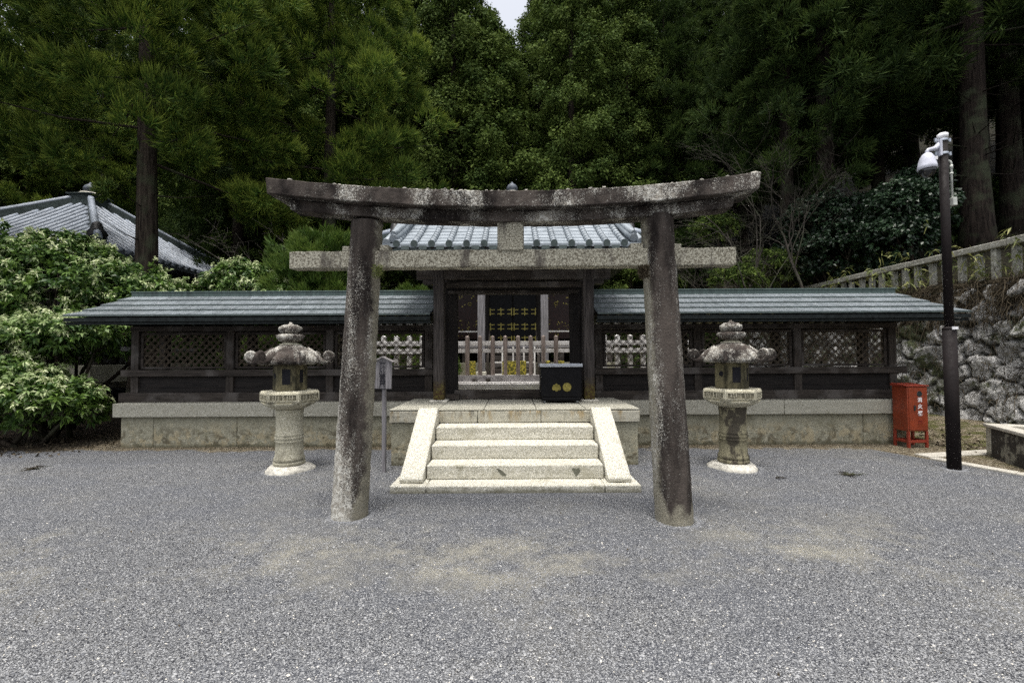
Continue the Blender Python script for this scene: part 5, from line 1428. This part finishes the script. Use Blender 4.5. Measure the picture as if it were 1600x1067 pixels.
def leafpatch(name, n, fn, mat, ln, wd, seed, nb=5):
    rng = np.random.default_rng(seed); C = np.array([fn(rng) for _ in range(n)]); D = norm(rng.normal(size=(n, 3)) * np.array([1, 1, .2])); 
    V, Fc, tn, tp = blades(C, D, np.ones(n), rng.random(n), nb, ln, wd, rng, spread=.5, upb=-.1, scatter=.05, bend=.35, shape='leaf')
    o = bpy.data.objects.new(name, tri_mesh(name, V, Fc, tn, tp, mat)); COL.objects.link(o); return tag(o, kind='stuff')
leafpatch('bamboo_grass', 230, lambda r: (10.0 + r.normal() * .3 - .15, r.uniform(5, 16), 3.1 + abs(r.normal()) * .45), 'bamboo_leaf', .20, .016, 53)
leafpatch('leaf_litter', 260, lambda r: (r.uniform(-7, 6), r.uniform(2.2, 7.2), .012), 'scrub', .022, .005, 57, 2)
leafpatch('leaf_litter', 900, lambda r: (r.uniform(6.9, 9.1), r.uniform(6.3, 11), .015), 'scrub', .06, .02, 55, 2)
leafpatch('leaf_litter', 500, lambda r: (r.uniform(-10.5, -6.8), r.uniform(6.9, 8.6), .015), 'scrub', .06, .02, 56, 2)

g7 = [(x, 17.5 + (x - 12) * .5 + math.sin(x * 3), height(x, 18) + .9, 1.5, 1.2, 1.5) for x in np.arange(12, 32, 1.6)]
shrub('undergrowth', 'dark undergrowth between the trunks on the right bank', 'undergrowth', g7, 2400, 14, .6, .06, 'needles_dark', 47, 0, size=.5, loc=(20, 20, 3))
# bare winter trees
def bare(label, px, py, Y, H, seed, spread=1.0, base_z=None, twig='bark_twig', aim=None):
    b = W(px, py, Y); rr = random.Random(seed); z0_ = base_z if base_z is not None else height(b.x, b.y)
    t = thing('bare_tree', label, 'tree', (b.x, b.y, z0_)); m = MB()
    def grow(p, d, L_, r, dep):
        n = 4; path = [p]; q = p.copy(); dd = d.copy()
        for i in range(n):
            dd = (dd + Vector((rr.gauss(0, .16), rr.gauss(0, .16), rr.gauss(.02, .10)))).normalized(); q = q + dd * L_ / n; path.append(q.copy())
        m.tube(path, [r * (1 - .5 * i / n) for i in range(n + 1)], 5 if dep < 2 else 3, cap=False)
        if dep < 4:
            for k in range(4 if dep else 7):
                u = rr.uniform(.3, 1); i = min(n - 1, int(u * n)); s_ = path[i].lerp(path[i + 1], u * n - i)
                nd = (dd + Vector((rr.gauss(0, .8), rr.gauss(0, .8), rr.gauss(.0, .45))) * spread + (aim or Vector())).normalized()
                grow(s_, nd, L_ * rr.uniform(.45, .7), max(.0035, r * .45), dep + 1)
    grow(Vector((0, 0, -.1)), Vector((0, 0, 1)), H * .55, .05, 0)
    m.build('branches', twig, t, fix=False)
bare('bare grey branches spreading left behind the right end of the torii beam', 1225, 440, 13.2, 6.2, 61, 1.0, 0.0, aim=Vector((-.35, 0, .05)))
bare('bare leafless tree high above the right half of the torii beam', 1150, 330, 15.0, 9.5, 62, .9, 0.0, aim=Vector((-.2, 0, .1)))
bare('bare pale twigs beside the left end of the torii beam', 428, 440, 11.6, 5.6, 63, 1.15, 0.0, twig='bark_pale')
bare('thin bare tree on the bank, left of the glossy shrubs', 1262, 420, 13.8, 6.0, 64, .8, 3.0)

# fallen twigs on the gravel
def twigs(label, px, py, n, L_, seed):
    p = G(px, py); rr = random.Random(seed); m = MB()
    for k in range(n):
        a = rr.uniform(0, 6.28) if k > 2 else rr.uniform(-.4, .4); l = L_ * rr.uniform(.3, 1) ; x, y = rr.gauss(0, .03), rr.gauss(0, .02)
        m.tube([(x, y, .012), (x + math.cos(a) * l * .5, y + math.sin(a) * l * .5, .012 + rr.uniform(0, .02)), (x + math.cos(a) * l, y + math.sin(a) * l, .01)], [.006, .005, .002], 4)
    tag(m.build('fallen_twig', 'bark', loc=(p.x, p.y, 0)), label, 'twig')
twigs('brown cedar sprig lying on the gravel in front of the right wall', 1330, 743, 26, .17, 71)
twigs('brown cedar sprig lying on the gravel at the far left', 50, 733, 22, .2, 72)
twigs('thin dark twig on gravel left of the brown sprig near the right wall', 1216, 748, 3, .16, 73)

# loose gravel stones
FEET = [(*TW((-1.52, 4.35, 0))[:2], .165), (*TW((1.5, 4.35, 0))[:2], .165), (-2.98, 6.1, .29), (2.96, 6.1, .29), (G(1491, 733).x, G(1491, 733).y, .075)]
def gravel():
    rng = np.random.default_rng(9); n = 150000
    y = 1.9 + 4.6 * rng.random(n) ** 1.6; x = rng.uniform(-1.15, 1.15, n) * (y + .2)
    keep = (x < 6.0 + (6.2 - y) * .37 - .1) & ~((np.abs(x - CX) < 1.42) & (y > 4.98))
    for bx, by, rx, ry in PATCHES: keep &= (((x - bx) / rx) ** 2 + ((y - by) / ry) ** 2 > rng.uniform(0, .8, n)) | (rng.random(n) < .4)
    x = x[keep]; y = y[keep]
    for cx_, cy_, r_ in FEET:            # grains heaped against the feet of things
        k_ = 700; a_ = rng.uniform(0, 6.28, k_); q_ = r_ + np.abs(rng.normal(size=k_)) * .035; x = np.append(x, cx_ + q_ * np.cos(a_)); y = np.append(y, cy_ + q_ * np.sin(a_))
    n = len(x); s = rng.uniform(.0024, .0048, n) * (1 + .8 * (rng.random(n) < .04))
    s[-700 * len(FEET):] *= rng.uniform(1, 2.2, 700 * len(FEET))
    a = rng.uniform(0, 6.28, n); oct_ = np.array([[1, 0, 0], [0, 1, 0], [-1, 0, 0], [0, -1, 0], [.2, .1, .8]])
    V = []; 
    ca, sa = np.cos(a), np.sin(a)
    for ox, oy, oz in oct_:
        k = rng.uniform(.7, 1.3, n)
        V.append(np.stack([x + s * k * (ox * ca - oy * sa) * 1.2, y + s * k * (ox * sa + oy * ca) * .9, oz * s * k + .001], 1))
    V = np.stack(V, 1).reshape(-1, 3); f = np.array([[0, 1, 4], [1, 2, 4], [2, 3, 4], [3, 0, 4]]); Fc = (np.arange(n)[:, None, None] * 5 + f[None]).reshape(-1, 3)
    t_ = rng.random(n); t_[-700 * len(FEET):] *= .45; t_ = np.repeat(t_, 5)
    o = bpy.data.objects.new('gravel', tri_mesh('gravel', V, Fc, t_, t_, 'gravel_stone')); COL.objects.link(o); tag(o, kind='stuff')
s_ = NT('gravel_stone', .9, .2); s_.col(s_.ramp(s_.attr('tint'), (0, (.12, .126, .138)), (.5, (.222, .226, .230)), (.975, (.32, .325, .33)), (.995, (.6, .57, .5)))); MT['gravel_stone'] = s_.m
gravel()
roughen()
